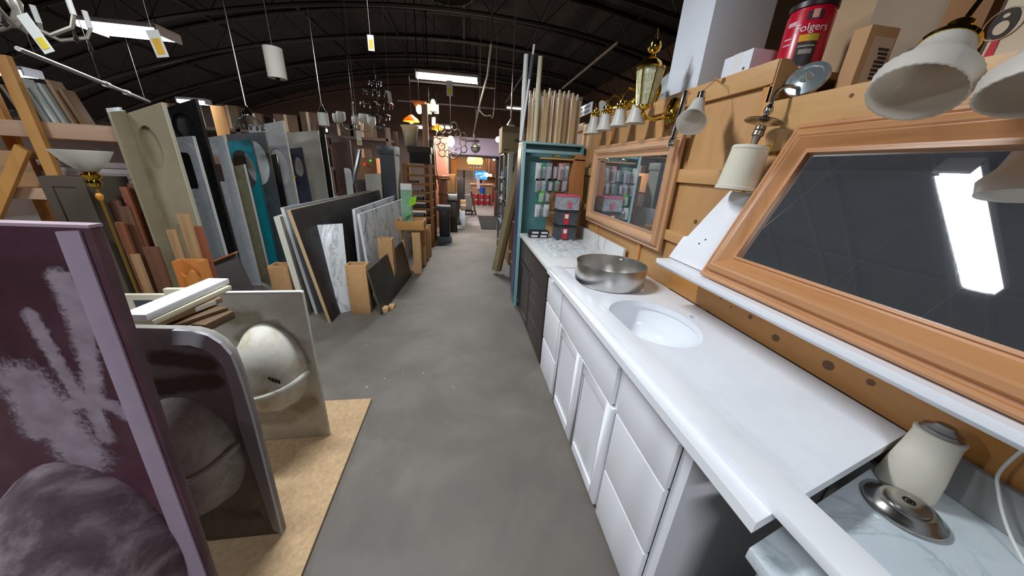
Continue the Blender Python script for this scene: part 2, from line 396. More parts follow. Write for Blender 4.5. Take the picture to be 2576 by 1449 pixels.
# ---------------------------------------------------------------- timber partition on the right with its ledge
PX = 1.22
wp = struct('wall_partition', B().box(PX + .02, PX + .045, -.6, 4.4, 0, 1.76), PLY)
def wpart(name, b, m, bev=.002): return part(wp, name, b, m, bev)
for y0, y1, zt_ in ((-.6, .30, 1.80), (.30, 1.285, 1.80), (1.30, 2.02, 1.95), (2.02, 2.77, 1.95), (2.77, 3.42, 1.95), (3.48, 4.4, 1.97)):
    wpart('panel', B().box(PX + .004, PX + .02, y0 + .002, y1 - .002, .0, zt_ - .03), PLY)
for y in (1.31, 2.02, 2.77, 3.43): wpart('batten', B().box(PX - .012, PX + .006, y - .022, y + .022, .0, 1.86), PINEZ)
for y0, y1, z0, z1 in ((1.29, 3.44, 1.865, 1.95), (1.30, 3.4, 1.475, 1.545), (1.30, 3.4, 1.145, 1.205), (-.6, 1.285, 1.615, 1.80), (3.46, 4.4, 1.90, 1.975)):
    wpart('rail', B().box(PX - .018, PX + .006, y0, y1, z0, z1), PINEK, .003)
wpart('rail', B().box(PX - .02, PX + .004, -.6, 1.62, .885, 1.06), wood('orange pine board', 'b9803f', 'a56e33', 'Y', .4, 10), .003)
KN = plain('pine knot', '6d4522', .6, 0, .2, 60)
for u, v, r in ((1815, 748, .008), (1887, 797, .009), (1951, 850, .014), (2083, 919, .016), (2190, 962, .010), (1838, 772, .004)):
    q = atx(u, v, PX - .0205); wpart('knot', B().prism(oval(q, (0, 1, 0), (0, 0, 1), r * 1.1, r, 14), (-.0006, 0, 0)), KN, 0)
for u, v, r, xx in ((1820, 203, .012, .0185), (1870, 172, .006, .0185), (2142, 240, .006, .0185), (1735, 235, .006, .0185), (1750, 558, .012, .0185)):
    q = atx(u, v, PX - xx); wpart('knot', B().prism(oval(q, (0, 1, 0), (0, 0, 1), r * 1.1, r, 14), (-.0006, 0, 0)), KN, 0)
# splayed end board of the taller section, ledge boards behind
wpart('end_board', B().prism([(PX - .012, 1.285, 1.80), (PX - .012, 1.285, 1.95), (PX + .03, 1.285, 1.95), (PX + .19, 1.285, 1.86), (PX + .19, 1.285, 1.78)], (0, .018, 0)), PLY)
wpart('ledge', B().box(PX, 2.1, -.6, 1.285, 1.765, 1.79), PLY); wpart('ledge', B().box(PX, 2.1, 1.30, 4.4, 1.905, 1.93), PLY)
# ================================================================ RIGHT SIDE: vanities, mirrors, wall lamps
def slabface(t, name, y0, y1, z0, z1, m, x=.605, th=.02, shaker=False):
    """a drawer or door front on the aisle side"""
    if not shaker: return part(t, name, B().box(x, x + th, y0, y1, z0, z1), m, .004)
    w = .055; b = B()
    b.box(x, x + th, y0, y0 + w, z0, z1).box(x, x + th, y1 - w, y1, z0, z1).box(x, x + th, y0 + w, y1 - w, z0, z0 + w).box(x, x + th, y0 + w, y1 - w, z1 - w, z1)
    d = part(t, name, b, m, .0025); part(d, 'panel', B().box(x + .009, x + .016, y0 + w - .004, y1 - w + .004, z0 + w - .004, z1 - w + .004), m)
    return d
t = thing('vanity_cabinet', 'white shaker vanity cabinet with drawers and two doors under the white counter', 'cabinet', (.9, 1.3, 0))
b = B(); b.box(.63, 1.19, .56, 2.1, .03, .10).box(.626, 1.19, .56, .58, .0, .838).box(.626, 1.19, 2.09, 2.11, 0, .838).box(.63, 1.19, .58, 2.09, .10, .118).box(1.17, 1.19, .58, 2.09, .118, .838)
b.box(.62, 1.19, .585, .93, .8385, .8495).box(.62, 1.19, 1.46, 1.97, .8385, .8495); part(t, 'carcass', b, WHITE)
b = B(); b.box(.6245, .645, .5592, .60, 0, .8375).box(.6245, .645, .93, .985, 0, .8375).box(.6245, .645, 1.725, 1.757, 0, .8375).box(.6245, .645, 2.085, 2.1107, 0, .8375).box(.6252, .6445, .599, 2.09, .785, .837).box(.6252, .6445, .599, 2.09, .001, .03).box(.6405, .6442, .582, 2.088, .002, .836)
part(t, 'face_frame', b, WHITE)
for z0, z1 in ((.602, .785), (.292, .594), (.012, .284)):
    slabface(t, 'drawer', 1.757, 2.098, z0 - .004, z1 - .008, WHITE); slabface(t, 'drawer', .603, .932, z0, z1, WHITE)
slabface(t, 'false_front', .985, 1.735, .594, .78, WHITE)
slabface(t, 'door', 1.350, 1.735, .012, .585, WHITE, shaker=True); slabface(t, 'door', .965, 1.345, .012, .585, WHITE, shaker=True)
# knee space apron and far support of the white counter
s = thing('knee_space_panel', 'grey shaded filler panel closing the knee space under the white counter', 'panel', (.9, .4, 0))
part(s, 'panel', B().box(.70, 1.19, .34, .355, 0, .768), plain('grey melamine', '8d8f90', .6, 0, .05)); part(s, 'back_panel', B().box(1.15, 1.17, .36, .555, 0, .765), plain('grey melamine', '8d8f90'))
# white counter with undermount oval basin
t = thing('countertop', 'white quartz countertop with an oval undermount sink and faucet hole', 'countertop', (.88, 1.2, .85))
SKC = V((.855, 1.19, 0)); top = .88
ov = lambda z, k=1.0, off=0: oval((SKC.x, SKC.y, z), (1, 0, 0), (0, 1, 0), .185 * k, .235 * k, 36)
hole = oval((1.085, 1.215, top), (1, 0, 0), (0, 1, 0), .018, .018, 14)
b = B(); b.plate([(.556, 1.985, top), (.56, .333, top), (1.20, .50, top), (1.20, 1.985, top)], [ov(top), hole], (0, 0, -.03)); part(t, 'slab', b, QUARTZ, ang=25)
PORC = plain('white porcelain', 'e8ebf0', .08, 0, 0)
b = B(); prof = [(1.03, -.001), (1.02, -.03), (.985, -.07), (.90, -.115), (.70, -.145), (.40, -.157), (.12, -.160)]
n = 36; vs = []; fs = []
for k, h in prof: vs += [V((q.x, q.y, .85 + h)) for q in ov(0, k)]
for k, h in prof[::-1]: vs += [V((q.x, q.y, .85 + h - .012)) for q in ov(0, k + .02)]
L = len(prof) * 2
for i in range(L - 1):
    if i == len(prof) - 1: continue
    for k in range(n): fs.append((i * n + k, i * n + (k + 1) % n, (i + 1) * n + (k + 1) % n, (i + 1) * n + k))
for k in range(n): fs.append(((L - 1) * n + k, (L - 1) * n + (k + 1) % n, (k + 1) % n, k))
b.add(vs, fs); bs = part(t, 'sink_basin', b, PORC, ang=60)
b = B(); b.lathe([(.002, .001), (.019, .001), (.023, .003), (.023, -.012), (.002, -.012)], (SKC.x, SKC.y, .694), (0, 0, 1), 18); part(bs, 'drain', b, CHROME)
b = B(); b.prism([atz(1381, 669, .905), atz(1412, 668, .905), V((.703, .05, .905)), V((.617, .05, .905))], (0, 0, -.0245)); solo('backsplash_strip', b, QUARTZ, 'long loose white quartz strip lying along the front edge of the white counter', 'stone strip', .002)
# stainless vessel sink
c = V((.873, 1.715, top)); R = .206
t = thing('vessel_sink', 'round brushed stainless steel vessel sink standing on the white counter', 'sink', c)
part(t, 'bowl', B().lathe([(R - .012, .0), (R - .003, .004), (R, .012), (R, .118), (R - .001, .122), (R - .004, .122), (R - .005, .118), (R - .005, .016), (.02, .008), (.0005, .008)], c, n=64), STEEL)
part(t, 'drain', B().lathe([(.021, .0085), (.021, .011), (.016, .012), (.0005, .011)], c, n=18), DARKMETAL)
part(t, 'sticker', B().obox(c + V((R * .72, R * .69 - .006, .10)) - V((.008, .008, 0)), (-.014, .016, 0), (0, 0, .010), (-.001, -.001, 0)), PAPER)
solo('plastic_chip', B().obox((1.005, 1.555, top), (.02, .008, 0), (-.006, .014, 0), (0, 0, .012)), WHITE, 'tiny white plastic chip beside the stainless vessel sink', 'clip', .002)
# dark vanity with plastic-wrapped top
ESP = wood('espresso cabinet', '3d3431', '332b29', 'Z', .4, 8)
t = thing('vanity_cabinet', 'dark espresso vanity cabinet beside the white one', 'cabinet', (.9, 2.7, 0))
part(t, 'carcass', B().box(.626, 1.19, 2.125, 3.27, .0, .838), ESP)
slabface(t, 'false_front', 2.14, 3.26, .605, .80, ESP)
slabface(t, 'door', 2.72, 3.26, .012, .588, ESP, shaker=True)
for z0, z1 in ((.42, .588), (.235, .41), (.012, .225)): slabface(t, 'drawer', 2.14, 2.70, z0, z1, ESP)
VM = marble('pale wrapped stone', 'dcdcda', 'a9a49a', 5, .25, .03)
t = thing('countertop', 'plastic wrapped off-white stone top on the dark vanity with tall backsplash', 'countertop', (.9, 2.7, .838))
part(t, 'slab', B().box(.572, 1.195, 2.035, 3.24, .84, .872), VM, .004)
part(t, 'backsplash', B().box(1.175, 1.197, 2.15, 3.24, .872, .985), VM, .003, 'upright backsplash with a small white tag')
b = B(); nx, ny = 18, 26; vs = []
random.seed(3)
for j in range(ny):
    for i in range(nx):
        x, y = .66 + .42 * i / (nx - 1), 2.28 + .62 * j / (ny - 1)
        e = min(i, nx - 1 - i, j, ny - 1 - j); vs.append(V((x + random.uniform(-.01, .01), y + random.uniform(-.01, .01), .8735 + (random.uniform(.0, .028) if e > 1 else .002))))
fs = [(j * nx + i, j * nx + i + 1, (j + 1) * nx + i + 1, (j + 1) * nx + i) for j in range(ny - 1) for i in range(nx - 1)]
solo('plastic_wrap', B().add(vs, fs), film('clear crinkled film', .30), 'crumpled clear plastic film lying on the wrapped stone top', 'plastic film', ang=20)
# lower marble counter at the near right
WM = marble('grey veined marble', 'c6cfd4', 'a9b6bb', 6, .15, .035)
t = thing('vanity_cabinet', 'cabinet under the lower pale marble top at the near right corner', 'cabinet', (.95, -.1, 0))
part(t, 'carcass', B().box(.63, 1.19, -.55, .335, 0, .768), plain('grey melamine', '8d8f90'))
solo('stone_countertop', B().prism([(.575, -.6, .80), (.575, .335, .80), (1.21, .505, .80), (1.21, -.6, .80)], (0, 0, -.03)), WM, 'lower pale grey marble top holding the lamp shade and nickel plate', 'countertop', .003)
solo('marble_splash', B().box(1.18, 1.2, -.55, .44, .801, .90), plain('grey stone splash', '8e8f8c', .5, 0, .15, 8), 'grey stone backsplash behind the pale lamp shade', 'backsplash', .003)
# nickel canopy plate
c = V((1.008, .362, .801))
t = thing('canopy_plate', 'round stepped nickel ceiling canopy plate lying on the marble top', 'lamp part', c)
part(t, 'plate', B().lathe([(.064, 0), (.067, .004), (.066, .009), (.058, .014), (.052, .022), (.044, .026), (.038, .025), (.036, .030), (.024, .033), (.010, .033), (.010, .02), (.0005, .02)], c, n=48), NICKEL)
part(t, 'hole_rim', B().torus(c + V((0, 0, .033)), (0, 0, 1), .0098, .0015, 16, 6), DARKMETAL)
# lamp with pale glass shade standing on the marble
p0 = atz(2300, 1205, .80); p0.z = .802; p0 = V((1.098, .415, .802)); p1 = V((1.11, .418, .985)); ax = (p1 - p0); Lh = ax.length
t = thing('table_lamp_shade', 'pale waisted glass lamp shade with a nickel collar under the white shelf', 'lamp', p0)
part(t, 'shade', B().shell([(.052, 0), (.052, Lh * .06), (.049, Lh * .3), (.043, Lh * .6), (.040, Lh * .82), (.042, Lh * .9), (.026, Lh * .93)], p0, ax, 32, .003), frosted('cream glass', 'e9e4d6', .4, .4))
part(t, 'collar', B().lathe([(.030, Lh * .90), (.036, Lh * .93), (.030, Lh * .96), (.032, Lh * .98), (.020, Lh * 1.01), (.016, Lh * 1.04), (.01, Lh * 1.05)], p0, ax, 28), NICKEL)
q = [atz(2525, 1118, 1.06), atx(2520, 1180, 1.16), atx(2512, 1240, 1.155), atx(2535, 1330, 1.14), atx(2570, 1430, 1.12)]
q[0] = V((1.17, q[1].y - .01, 1.06)); q[-1].z = max(q[-1].z, .805)
solo('hanging_flex', B().tube(smooth(q), .003, 8), plain('white cord', 'cfcfcb', .5, 0, 0), 'thin white lamp cord hanging down the grey splash at the right edge', 'cord')
# ---------------------------------------------------------------- white shelf, leaning white board and the two mirrors
solo('mantel_shelf', B().prism([(.945, 1.10), (.945, 1.122), (1.198, 1.122), (1.198, 1.075), (.975, 1.075), (.962, 1.085)] and
     [V((x, -.55, z)) for x, z in ((.945, 1.10), (.945, 1.122), (1.198, 1.122), (1.198, 1.075), (.985, 1.075), (.96, 1.085))], (0, 1.945, 0)), WHITE,
     'white moulded shelf carrying the big leaning mirror', 'shelf', .002)
la = math.radians(22); NM = V((-math.cos(la), 0, math.sin(la))); UP = V((math.sin(la), 0, math.cos(la)))
M0 = V((.985, 0, 1.1235))
bp = M0 - NM * .036
o = [(1683, 655), (1725, 597), (1735, 597), (1842, 483)]
pts = [atp(u, v, bp, NM) for u, v in o]; pts[0] = bp + UP * .0145 + V((0, pts[0].y, 0))
h3 = (pts[3] - bp).dot(UP)
pts += [bp + UP * h3 + V((0, .05, 0)), bp + UP * .0145 + V((0, .05, 0))]
tw = thing('backboard', 'white shouldered backboard leaning behind the big mirror', 'board', (1.02, .6, 1.124))
part(tw, 'board', B().prism(pts, NM * .014), WHITE, .002)
for u, v in ((1775, 603), (1759, 613)):
    q = atp(u, v, bp + NM * .014, NM); part(tw, 'screw_hole', B().lathe([(.004, 0), (.004, .0012), (.0004, .0012)], q, NM, 10), BLACK)
def moulded(t, P, prof, mats):
    """four mitred moulding rails round the corners P; prof = (inset, height above the back)"""
    n = (P[1] - P[0]).cross(P[3] - P[0]).normalized()
    for i in range(4):
        a, bb = P[i], P[(i + 1) % 4]; e = (bb - a).normalized(); inn = n.cross(e)
        rows = []
        for s, h in prof + [(prof[-1][0], 0.0), (prof[0][0], 0.0)]:
            rows.append((a + e * s + inn * s + n * h, bb - e * s + inn * s + n * h))
        vs = [q for r in rows for q in r]; m = len(rows); fs = [(2 * k, 2 * k + 1, 2 * ((k + 1) % m) + 1, 2 * ((k + 1) % m)) for k in range(m)]
        fs += [tuple(2 * k for k in range(m)), tuple(2 * k + 1 for k in range(m))[::-1]]
        part(t, 'frame_rail', B().add(vs, fs), mats[i % 2], ang=22)
PROF = [(0, .004), (.0, .016), (.006, .022), (.016, .022), (.020, .017), (.028, .017), (.034, .036), (.05, .046), (.058, .047), (.062, .042), (.066, .043), (.084, .026), (.094, .020), (.1, .020), (.103, .025), (.112, .025), (.114, .012)]
yl = atp(1772, 685, M0, NM).y; HM = .618; yr = yl - 1.14
P = [M0 + V((0, yr, 0)), M0 + V((0, yl, 0)), M0 + V((0, yl, 0)) + UP * HM, M0 + V((0, yr, 0)) + UP * HM]
P = [P[1], P[0], P[3], P[2]]
t = thing('mirror', 'big oak-framed mirror leaning back on the white shelf', 'mirror', M0 + V((0, (yl + yr) / 2, 0)))
moulded(t, P, PROF, (OAKY, OAKZ))
q0 = M0 + UP * .108 + V((0, yr + .108, 0)); part(t, 'mirror_glass', B().obox(q0 + NM * .004, (0, 1.14 - .216, 0), UP * (HM - .216), NM * .006), MIRROR)
q = atp(2026, 340, M0 + NM * .03, NM); part(t, 'price_tag', B().obox(q - V((0, .009, 0)) + NM * -.003, (0, .02, 0), UP * .011, NM * .001), PAPER)
t = thing('mirror', 'smaller oak-framed mirror hung flat on the timber wall', 'mirror', (PX - .03, 2.37, 1.06))
y0, y1, z0, z1 = 1.745, 2.99, 1.065, 1.725; xx = PX - .02
moulded(t, [V((xx, y1, z0)), V((xx, y0, z0)), V((xx, y0, z1)), V((xx, y1, z1))], [(a * .92, h) for a, h in PROF], (PALEY, PALEZ))
part(t, 'mirror_glass', B().box(xx - .011, xx - .005, y0 + .1, y1 - .1, z0 + .1, z1 - .1), MIRROR)
# ---------------------------------------------------------------- wall lamps
def bell(t, p0, p1, r0, r1, m=GLASSW, name='shade', prof=None, rip=None, n=32):
    ax = V(p1) - V(p0); L = ax.length
    prof = prof or [(r0 * .8, 0), (r0, L * .04), (r0 * 1.04, L * .2), (r0 + (r1 - r0) * .28, L * .5), (r0 + (r1 - r0) * .62, L * .78), (r1, L)]
    return part(t, name, B().shell(prof, p0, ax, n, .0035, rip=rip), m, ang=50)
# candle sconce with cream drum shade hooked over the ledge
Y = 1.2; S = lambda u, v: at(u, v, Y)
a0, a1 = S(1890, 368), S(1851, 478)
t = thing('sconce', 'nickel arm sconce with a small cream drum shade hooked over the ledge', 'wall lamp', S(1900, 500))
ax = a1 - a0; L = ax.length
part(t, 'drum_shade', B().shell([(.060, 0), (.062, .004), (.064, .012), (.062, .015), (.073, L - .014), (.077, L - .012), (.077, L)], a0, ax, 36, .003), frosted('cream fabric shade', 'e9e4d4', .8, .3))
b = B(); k0 = S(1940, 262); k1 = S(1893, 368); kx = k1 - k0; KL = kx.length
b.lathe([(.006, 0), (.014, KL * .08), (.016, KL * .16), (.009, KL * .26), (.014, KL * .32), (.009, KL * .38), (.012, KL * .42), (.012, KL * .43), (.0115, KL * .45)], k0, kx, 22); part(t, 'turned_stem', b, NICKEL)
part(t, 'drip_dish', B().lathe([(.012, KL * .36), (.05, KL * .385), (.063, KL * .395), (.064, KL * .41), (.05, KL * .43), (.012, KL * .44)], k0, kx, 32), NICKEL)
b = B(); b.lathe([(.013, KL * .5), (.018, KL * .52), (.019, KL * .6), (.016, KL * .62), (.019, KL * .64), (.020, KL * .74), (.015, KL * .77), (.012, KL * .9), (.012, KL * 1.12), (.002, KL * 1.13)], k0, kx, 22); part(t, 'socket', b, plain('aged nickel', '8d8377', .35, .9, .2))
b = B(); b.tube([S(1940, 264), S(1945, 245), S(1958, 228), S(1972, 218), S(1990, 216), S(2008, 222)], .0065, 10); part(t, 'arm', b, NICKEL)
pc = S(2030, 200); pn = V((-.62, -.25, .32)).normalized()
part(t, 'back_plate', B().lathe([(.062, -.008), (.066, 0), (.063, .007), (.048, .01), (.046, .007), (.02, .012), (.008, .03), (.0005, .03)], pc, pn, 36), plain('pale nickel plate', 'c9d4d8', .22, .8, .03))
part(t, 'yellow_tag', B().obox(S(1925, 366), S(1950, 392) - S(1925, 366), (.006, -.012, .004), (0, .001, .001)), plain('yellow tag', 'e6cf3a', .7, 0, 0))
# chrome rod sconce with bell shade
X1 = 1.06; S = lambda u, v, x=1.06: atx(u, v, x)
t = thing('sconce', 'chrome rod sconce with one white glass bell hung by a cord from the top rail', 'wall lamp', S(1740, 330))
bell(t, S(1758, 258), S(1738, 308, .985), .028, .062)
b = B(); b.lathe([(.010, 0), (.016, .004), (.019, .05), (.026, .056), (.026, .064), (.02, .066)], S(1768, 228), S(1757, 266) - S(1768, 228), 24); part(t, 'socket', b, CHROME)
r0, r1 = S(1728, 228, 1.12), S(1690, 362, 1.12); b = B(); b.cyl(r0, r1, .016, n=20); d = (r1 - r0).normalized()
b.lathe([(.016, -.03), (.020, -.026), (.020, -.008), (.017, 0), (.022, .004), (.022, .010), (.012, .016), (.0005, .018)], r1, d, 20); part(t, 'rod', b, CHROME)
part(t, 'wall_plate', B().lathe([(.06, 0), (.062, .008), (.055, .016), (.02, .02), (.0005, .02)], V((PX - .02, 1.755, 1.80)), (-1, 0, 0), 30), CHROME)
part(t, 'arm', B().tube([V((PX - .035, 1.757, 1.80)), V((1.15, 1.756, 1.80)), V((1.125, 1.755, 1.80))], .009, 10), CHROME)
b = B(); b.tube([S(1768, 228), V((1.14, S(1768, 228).y + .03, 1.93)), V((PX - .02, 1.63, 1.956)), V((PX + .05, 1.66, 1.957))], .0022, 6); part(t, 'cord', b, plain('tan cord', 'c9a184', .7, 0, 0))
# brass four-light bar
t = thing('vanity_light', 'polished brass vanity bar light with four white glass bells', 'wall lamp', (1.1, 2.55, 1.83))
part(t, 'bar', B().box(PX - .02, PX - .0, 2.2, 3.02, 1.955, 2.02), BRASS, .008)
for (u0, v0, u1, v1) in ((1497, 292, 1493, 336), (1526, 285, 1520, 328), (1563, 273, 1556, 318), (1606, 262, 1592, 312)):
    p0, p1 = atx(u0, v0, 1.09), atx(u1, v1, 1.09); sh = bell(t, p0, V((p0.x, p0.y, p1.z)), .036, .062)
    b = B(); b.lathe([(.014, .05), (.03, .045), (.036, .02), (.032, .006), (.04, 0), (.04, -.006)], p0, (0, 0, 1), 24); part(t, 'cup', b, BRASS)
    b = B(); b.tube([p0 + V((0, 0, .045)), p0 + V((0, 0, .09)), p0 + V((.03, 0, .125)), p0 + V((.08, 0, .12)), V((PX - .015, p0.y, p0.z + .075))], .008, 10); part(t, 'arm', b, BRASS)
    part(t, 'rosette', B().lathe([(.05, 0), (.052, .006), (.03, .016), (.0005, .018)], V((PX - .019, p0.y, p0.z + .075)), (-1, 0, 0), 24), BRASS)
p = atx(1513, 225, 1.12); bell_t = thing('spare_shade', 'single upright white glass shade behind the brass bar light', 'lamp shade', p)
q = V((1.30, p.y + .35, 1.931)); bell_t.location = q
part(bell_t, 'shade', B().shell([(.03, 0), (.032, .05), (.042, .14), (.05, .2)], q, (0, 0, 1), 24, .003), GLASSW)
# brass lantern
t = thing('brass_lantern', 'tall polished brass lantern with clear glass panes and a ball finial', 'wall lamp', (1.0, 1.88, 1.8))
c = V((1.02, 1.93, 0)); zb, zt = 1.868, 2.05
H = 6; rb, rt = .042, .072
def ring(r, z): return [V((c.x + r * math.cos(2 * math.pi * (k + .5) / H), c.y + r * math.sin(2 * math.pi * (k + .5) / H), z)) for k in range(H)]
lo, hi = ring(rb, zb), ring(rt, zt)
GL = film('lantern glass', .55, (.86, .87, .74))
for k in range(H):
    a, bq = lo[k], lo[(k + 1) % H]; cc, dd = hi[(k + 1) % H], hi[k]; nn = (bq - a).cross(dd - a).normalized()
    part(t, 'pane', B().prism([a, bq, cc, dd], -nn * .003), GL)
    part(t, 'post', B().cyl(a, dd, .005, n=8), BRASS)
b = B(); b.lathe([(.0005, -.05), (.006, -.045), (.012, -.03), (.006, -.02), (.03, -.006), (.046, 0), (.046, .006), (.03, .008)], V((c.x, c.y, zb)), (0, 0, 1), 24); part(t, 'base', b, BRASS)
b = B(); b.lathe([(.074, 0), (.076, .008), (.06, .014), (.05, .035), (.03, .05), (.016, .06), (.012, .075), (.03, .085), (.036, .105), (.03, .125), (.012, .137), (.008, .15), (.005, .18), (.0005, .19)], V((c.x, c.y, zt)), (0, 0, 1), 24); part(t, 'roof_and_finial', b, BRASS)
b = B(); b.tube([V((c.x, c.y, zb - .03)), V((c.x + .03, c.y - .0, zb - .055)), V((c.x + .08, c.y, zb - .06)), V((PX - .02, c.y, zb - .03))], .009, 10); part(t, 'arm', b, BRASS)
part(t, 'back_plate', B().lathe([(.068, 0), (.07, .008), (.058, .014), (.03, .024), (.0005, .026)], V((PX - .019, c.y, zb - .01)), (-1, 0, 0), 30), BRASS)
# big ribbed glass bells of the lamp hanging at the near right
t = thing('chandelier', 'brass lamp with two large ribbed white glass bells at the upper right', 'wall lamp', (1.0, .55, 1.62))
RIB = frosted('ribbed cream glass', 'e6e1d8', .35, .4)
for (Yb, n0, m0, r1) in ((.66, (2387, 108), (2298, 236), .074), (.50, (2720, 60), (2640, 232), .078)):
    p0, p1 = at(*n0, Yb), at(*m0, Yb - .024); L = (p1 - p0).length
    bell(t, p0, p1, .03, r1, RIB, prof=[(.022, 0), (.04, L * .06), (.046, L * .25), (.054, L * .45), (.078, L * .72), (r1, L * .95), (r1 * 1.01, L)], rip=.012, n=64)
    ax = (p0 - p1).normalized()
    b = B(); b.lathe([(.043, -.012), (.045, -.004), (.036, .008), (.026, .02), (.02, .03), (.022, .038), (.012, .048), (.006, .06)], p0, ax, 26); part(t, 'fitter', b, BRASS)
    part(t, 'arm', B().tube([p0 + ax * .05, p0 + ax * .12 + V((.01, 0, .01)), p0 + ax * .2 + V((.05, 0, .0)), V((PX - .01, Yb + .0, p0.z + .2))], .005, 8), BRASS)
part(t, 'mount_plate', B().box(PX - .012, PX + .004, .40, .76, 1.93, 2.03), BRASS, .004)
part(wp, 'post', B().box(PX - .0, PX + .04, .42, .52, 1.8, 2.05), PINEZ)
# ================================================================ THINGS ON THE LEDGE, HARDWARE DISPLAY, TEAL CABINET
def cbox(name, x0, x1, y0, y1, z0, z1, m, label, cat='box', tape=None, bev=.003):
    t = thing(name, label, cat, ((x0 + x1) / 2, (y0 + y1) / 2, z0))
    part(t, 'box_body', B().box(x0, x1, y0, y1, z0, z1), m, bev)
    if tape: part(t, 'tape', B().box(x0 - .0008, x1 + .0008, (y0 + y1) / 2 - .025, (y0 + y1) / 2 + .025, z1 - .06, z1 + .0008), tape)
    return t
LZ, LZ2 = 1.9305, 1.7905
p = atx(1756, 203, 1.27)
t = cbox('carton', 1.27, 1.62, p.y, p.y + .30, LZ, 2.52, plain('white carton', 'e3e6ee', .6, 0, .03), 'tall plain white carton standing on the taller ledge')
p = atx(1885, 185, 1.28)
t = cbox('carton', 1.27, 1.40, p.y, p.y + .17, LZ, 2.055, plain('white carton', 'e3e6ee', .6, 0, .03), 'low white carton in front of the tall white carton', tape=PAPER)
t = cbox('carton', 1.66, 2.05, 1.32, 1.7, LZ, 2.62, CARDP, 'large pale cardboard carton behind the red coffee can', tape=plain('brown tape', 'a98a68', .4, 0, .02))
t = cbox('carton', 1.52, 2.0, 1.045, 1.27, LZ2, 2.2, plain('grey brown carton', '9c8a76', .85, 0, .05), 'grey-brown carton with a cut corner behind the printed box', tape=plain('brown tape', 'a98a68'))
p = atx(2143, 204, 1.31); bx = at(2221, 188, p.y).x; by = atx(2102, 209, 1.31).y; bz = at(2199, 60, p.y).z
t = cbox('carton', 1.31, bx, p.y, by, LZ2, bz, CARD, 'narrow upright cardboard box with a printed address label')
part(t, 'printed_label', B().box(1.31 + (bx - 1.31) * .22, 1.31 + (bx - 1.31) * .92, p.y - .001, p.y, LZ2 + .03, bz - .03), plain('faded label', 'c4ab92', .8, 0, .06))
INK = plain('black ink', '3a322e', .8, 0, 0)
random.seed(5); b = B(); lx0, lx1 = 1.31 + (bx - 1.31) * .3, 1.31 + (bx - 1.31) * .86
for k in range(9):
    zz = LZ2 + .045 + k * (bz - LZ2 - .1) / 9
    b.box(lx1 - .034 - random.uniform(0, .01), lx1, p.y - .0016, p.y - .001, zz, zz + .008)
part(t, 'printed_lines', b, INK)
t = cbox('carton', 1.50, 1.95, .93, 1.035, LZ2, 2.35, plain('brown carton', '9c704c', .85, 0, .05), 'large brown cardboard carton behind the near glass bell', tape=plain('brown tape', 'a98a68'))
# cream carton with a crest and a red block
p = atx(2462, 152, 1.36)
t = cbox('carton', 1.36, 1.7, .25, p.y, LZ2, 2.3, plain('cream carton', 'd2c0a8', .75, 0, .03), 'cream carton with a dark crest and a red block at the upper right corner')
def onx(u, v): return atx(u, v, 1.359)
part(t, 'side_flap', B().box(1.40, 1.48, p.y + .0015, p.y + .03, LZ2, 2.28), plain('dark carton edge', '5d4a3c', .85, 0, .1))
b = B(); q = [onx(2499, 98), onx(2516, 98), onx(2494, 146), onx(2470, 150)]; b.prism(q, (-.001, 0, 0)); part(t, 'red_block', b, plain('print red', 'c02436', .7, 0, 0))
e0 = (onx(2501, 86) + onx(2550, 30)) / 2; du = V((0, -1, 0)); dv = V((0, 0, 1))
b = B(); b.prism(oval(e0, du, dv, .024, .034, 24), (-.001, 0, 0)); cr = part(t, 'crest', b, INK)
b = B(); b.prism(oval(e0 + V((-.0012, 0, -.010)), du, dv, .013, .015, 18), (-.001, 0, 0)); b.prism(oval(e0 + V((-.0012, 0, .016)), du, dv, .006, .005, 12), (-.001, 0, 0)); part(cr, 'crest_shield', b, plain('print cream', 'cdb99c', .7, 0, 0))
b = B(); b.torus(e0 + V((-.001, 0, -.002)), (1, 0, 0), .034, .0015, 28, 4); part(cr, 'crest_border', b, plain('print cream', 'cdb99c'))
# red coffee can
c = V((1.40, 1.405, LZ)); R = .077; Hc = .235
t = thing('coffee_can', 'red plastic coffee can with white lettering on the ledge', 'coffee can', c)
part(t, 'can', B().lathe([(R - .006, 0), (R, .006), (R, Hc - .03), (R - .004, Hc - .02), (R - .004, Hc - .004), (R - .008, Hc)], c, n=48), plain('coffee red', 'c4132f', .28, 0, .03))
part(t, 'lid', B().lathe([(R + .002, Hc - .012), (R + .002, Hc + .006), (R - .004, Hc + .008), (.0005, Hc + .008)], c, n=48), plain('lid black', '241a1c', .4, 0, 0))
fa = math.atan2(-c.y, -c.x) + .16
def cpatch(a0, a1, z0, z1, m, name, off=.0006):
    n = 14; vs = []
    for i in range(n + 1):
        a = fa + a0 + (a1 - a0) * i / n
        for r in (R + off * .2, R + off): vs += [c + V((r * math.cos(a), r * math.sin(a), z0)), c + V((r * math.cos(a), r * math.sin(a), z1))]
    fs = []
    for i in range(n): o = i * 4; fs += [(o + 2, o + 6, o + 7, o + 3), (o, o + 1, o + 5, o + 4), (o + 1, o + 3, o + 7, o + 5), (o, o + 4, o + 6, o + 2)]
    fs += [(0, 2, 3, 1), (n * 4, n * 4 + 1, n * 4 + 3, n * 4 + 2)]
    return part(t, name, B().add(vs, fs), m, ang=60)
cpatch(-.42, .42, .105, .128, plain('label yellow', 'e2a91c', .5, 0, 0), 'yellow_band'); cpatch(.0, .42, .1051, .1279, plain('label olive', 'b7a51e', .5, 0, 0), 'olive_band', .0007)
cpatch(-.42, .42, .02, .103, plain('label black', '2a2422', .5, 0, 0), 'black_panel')
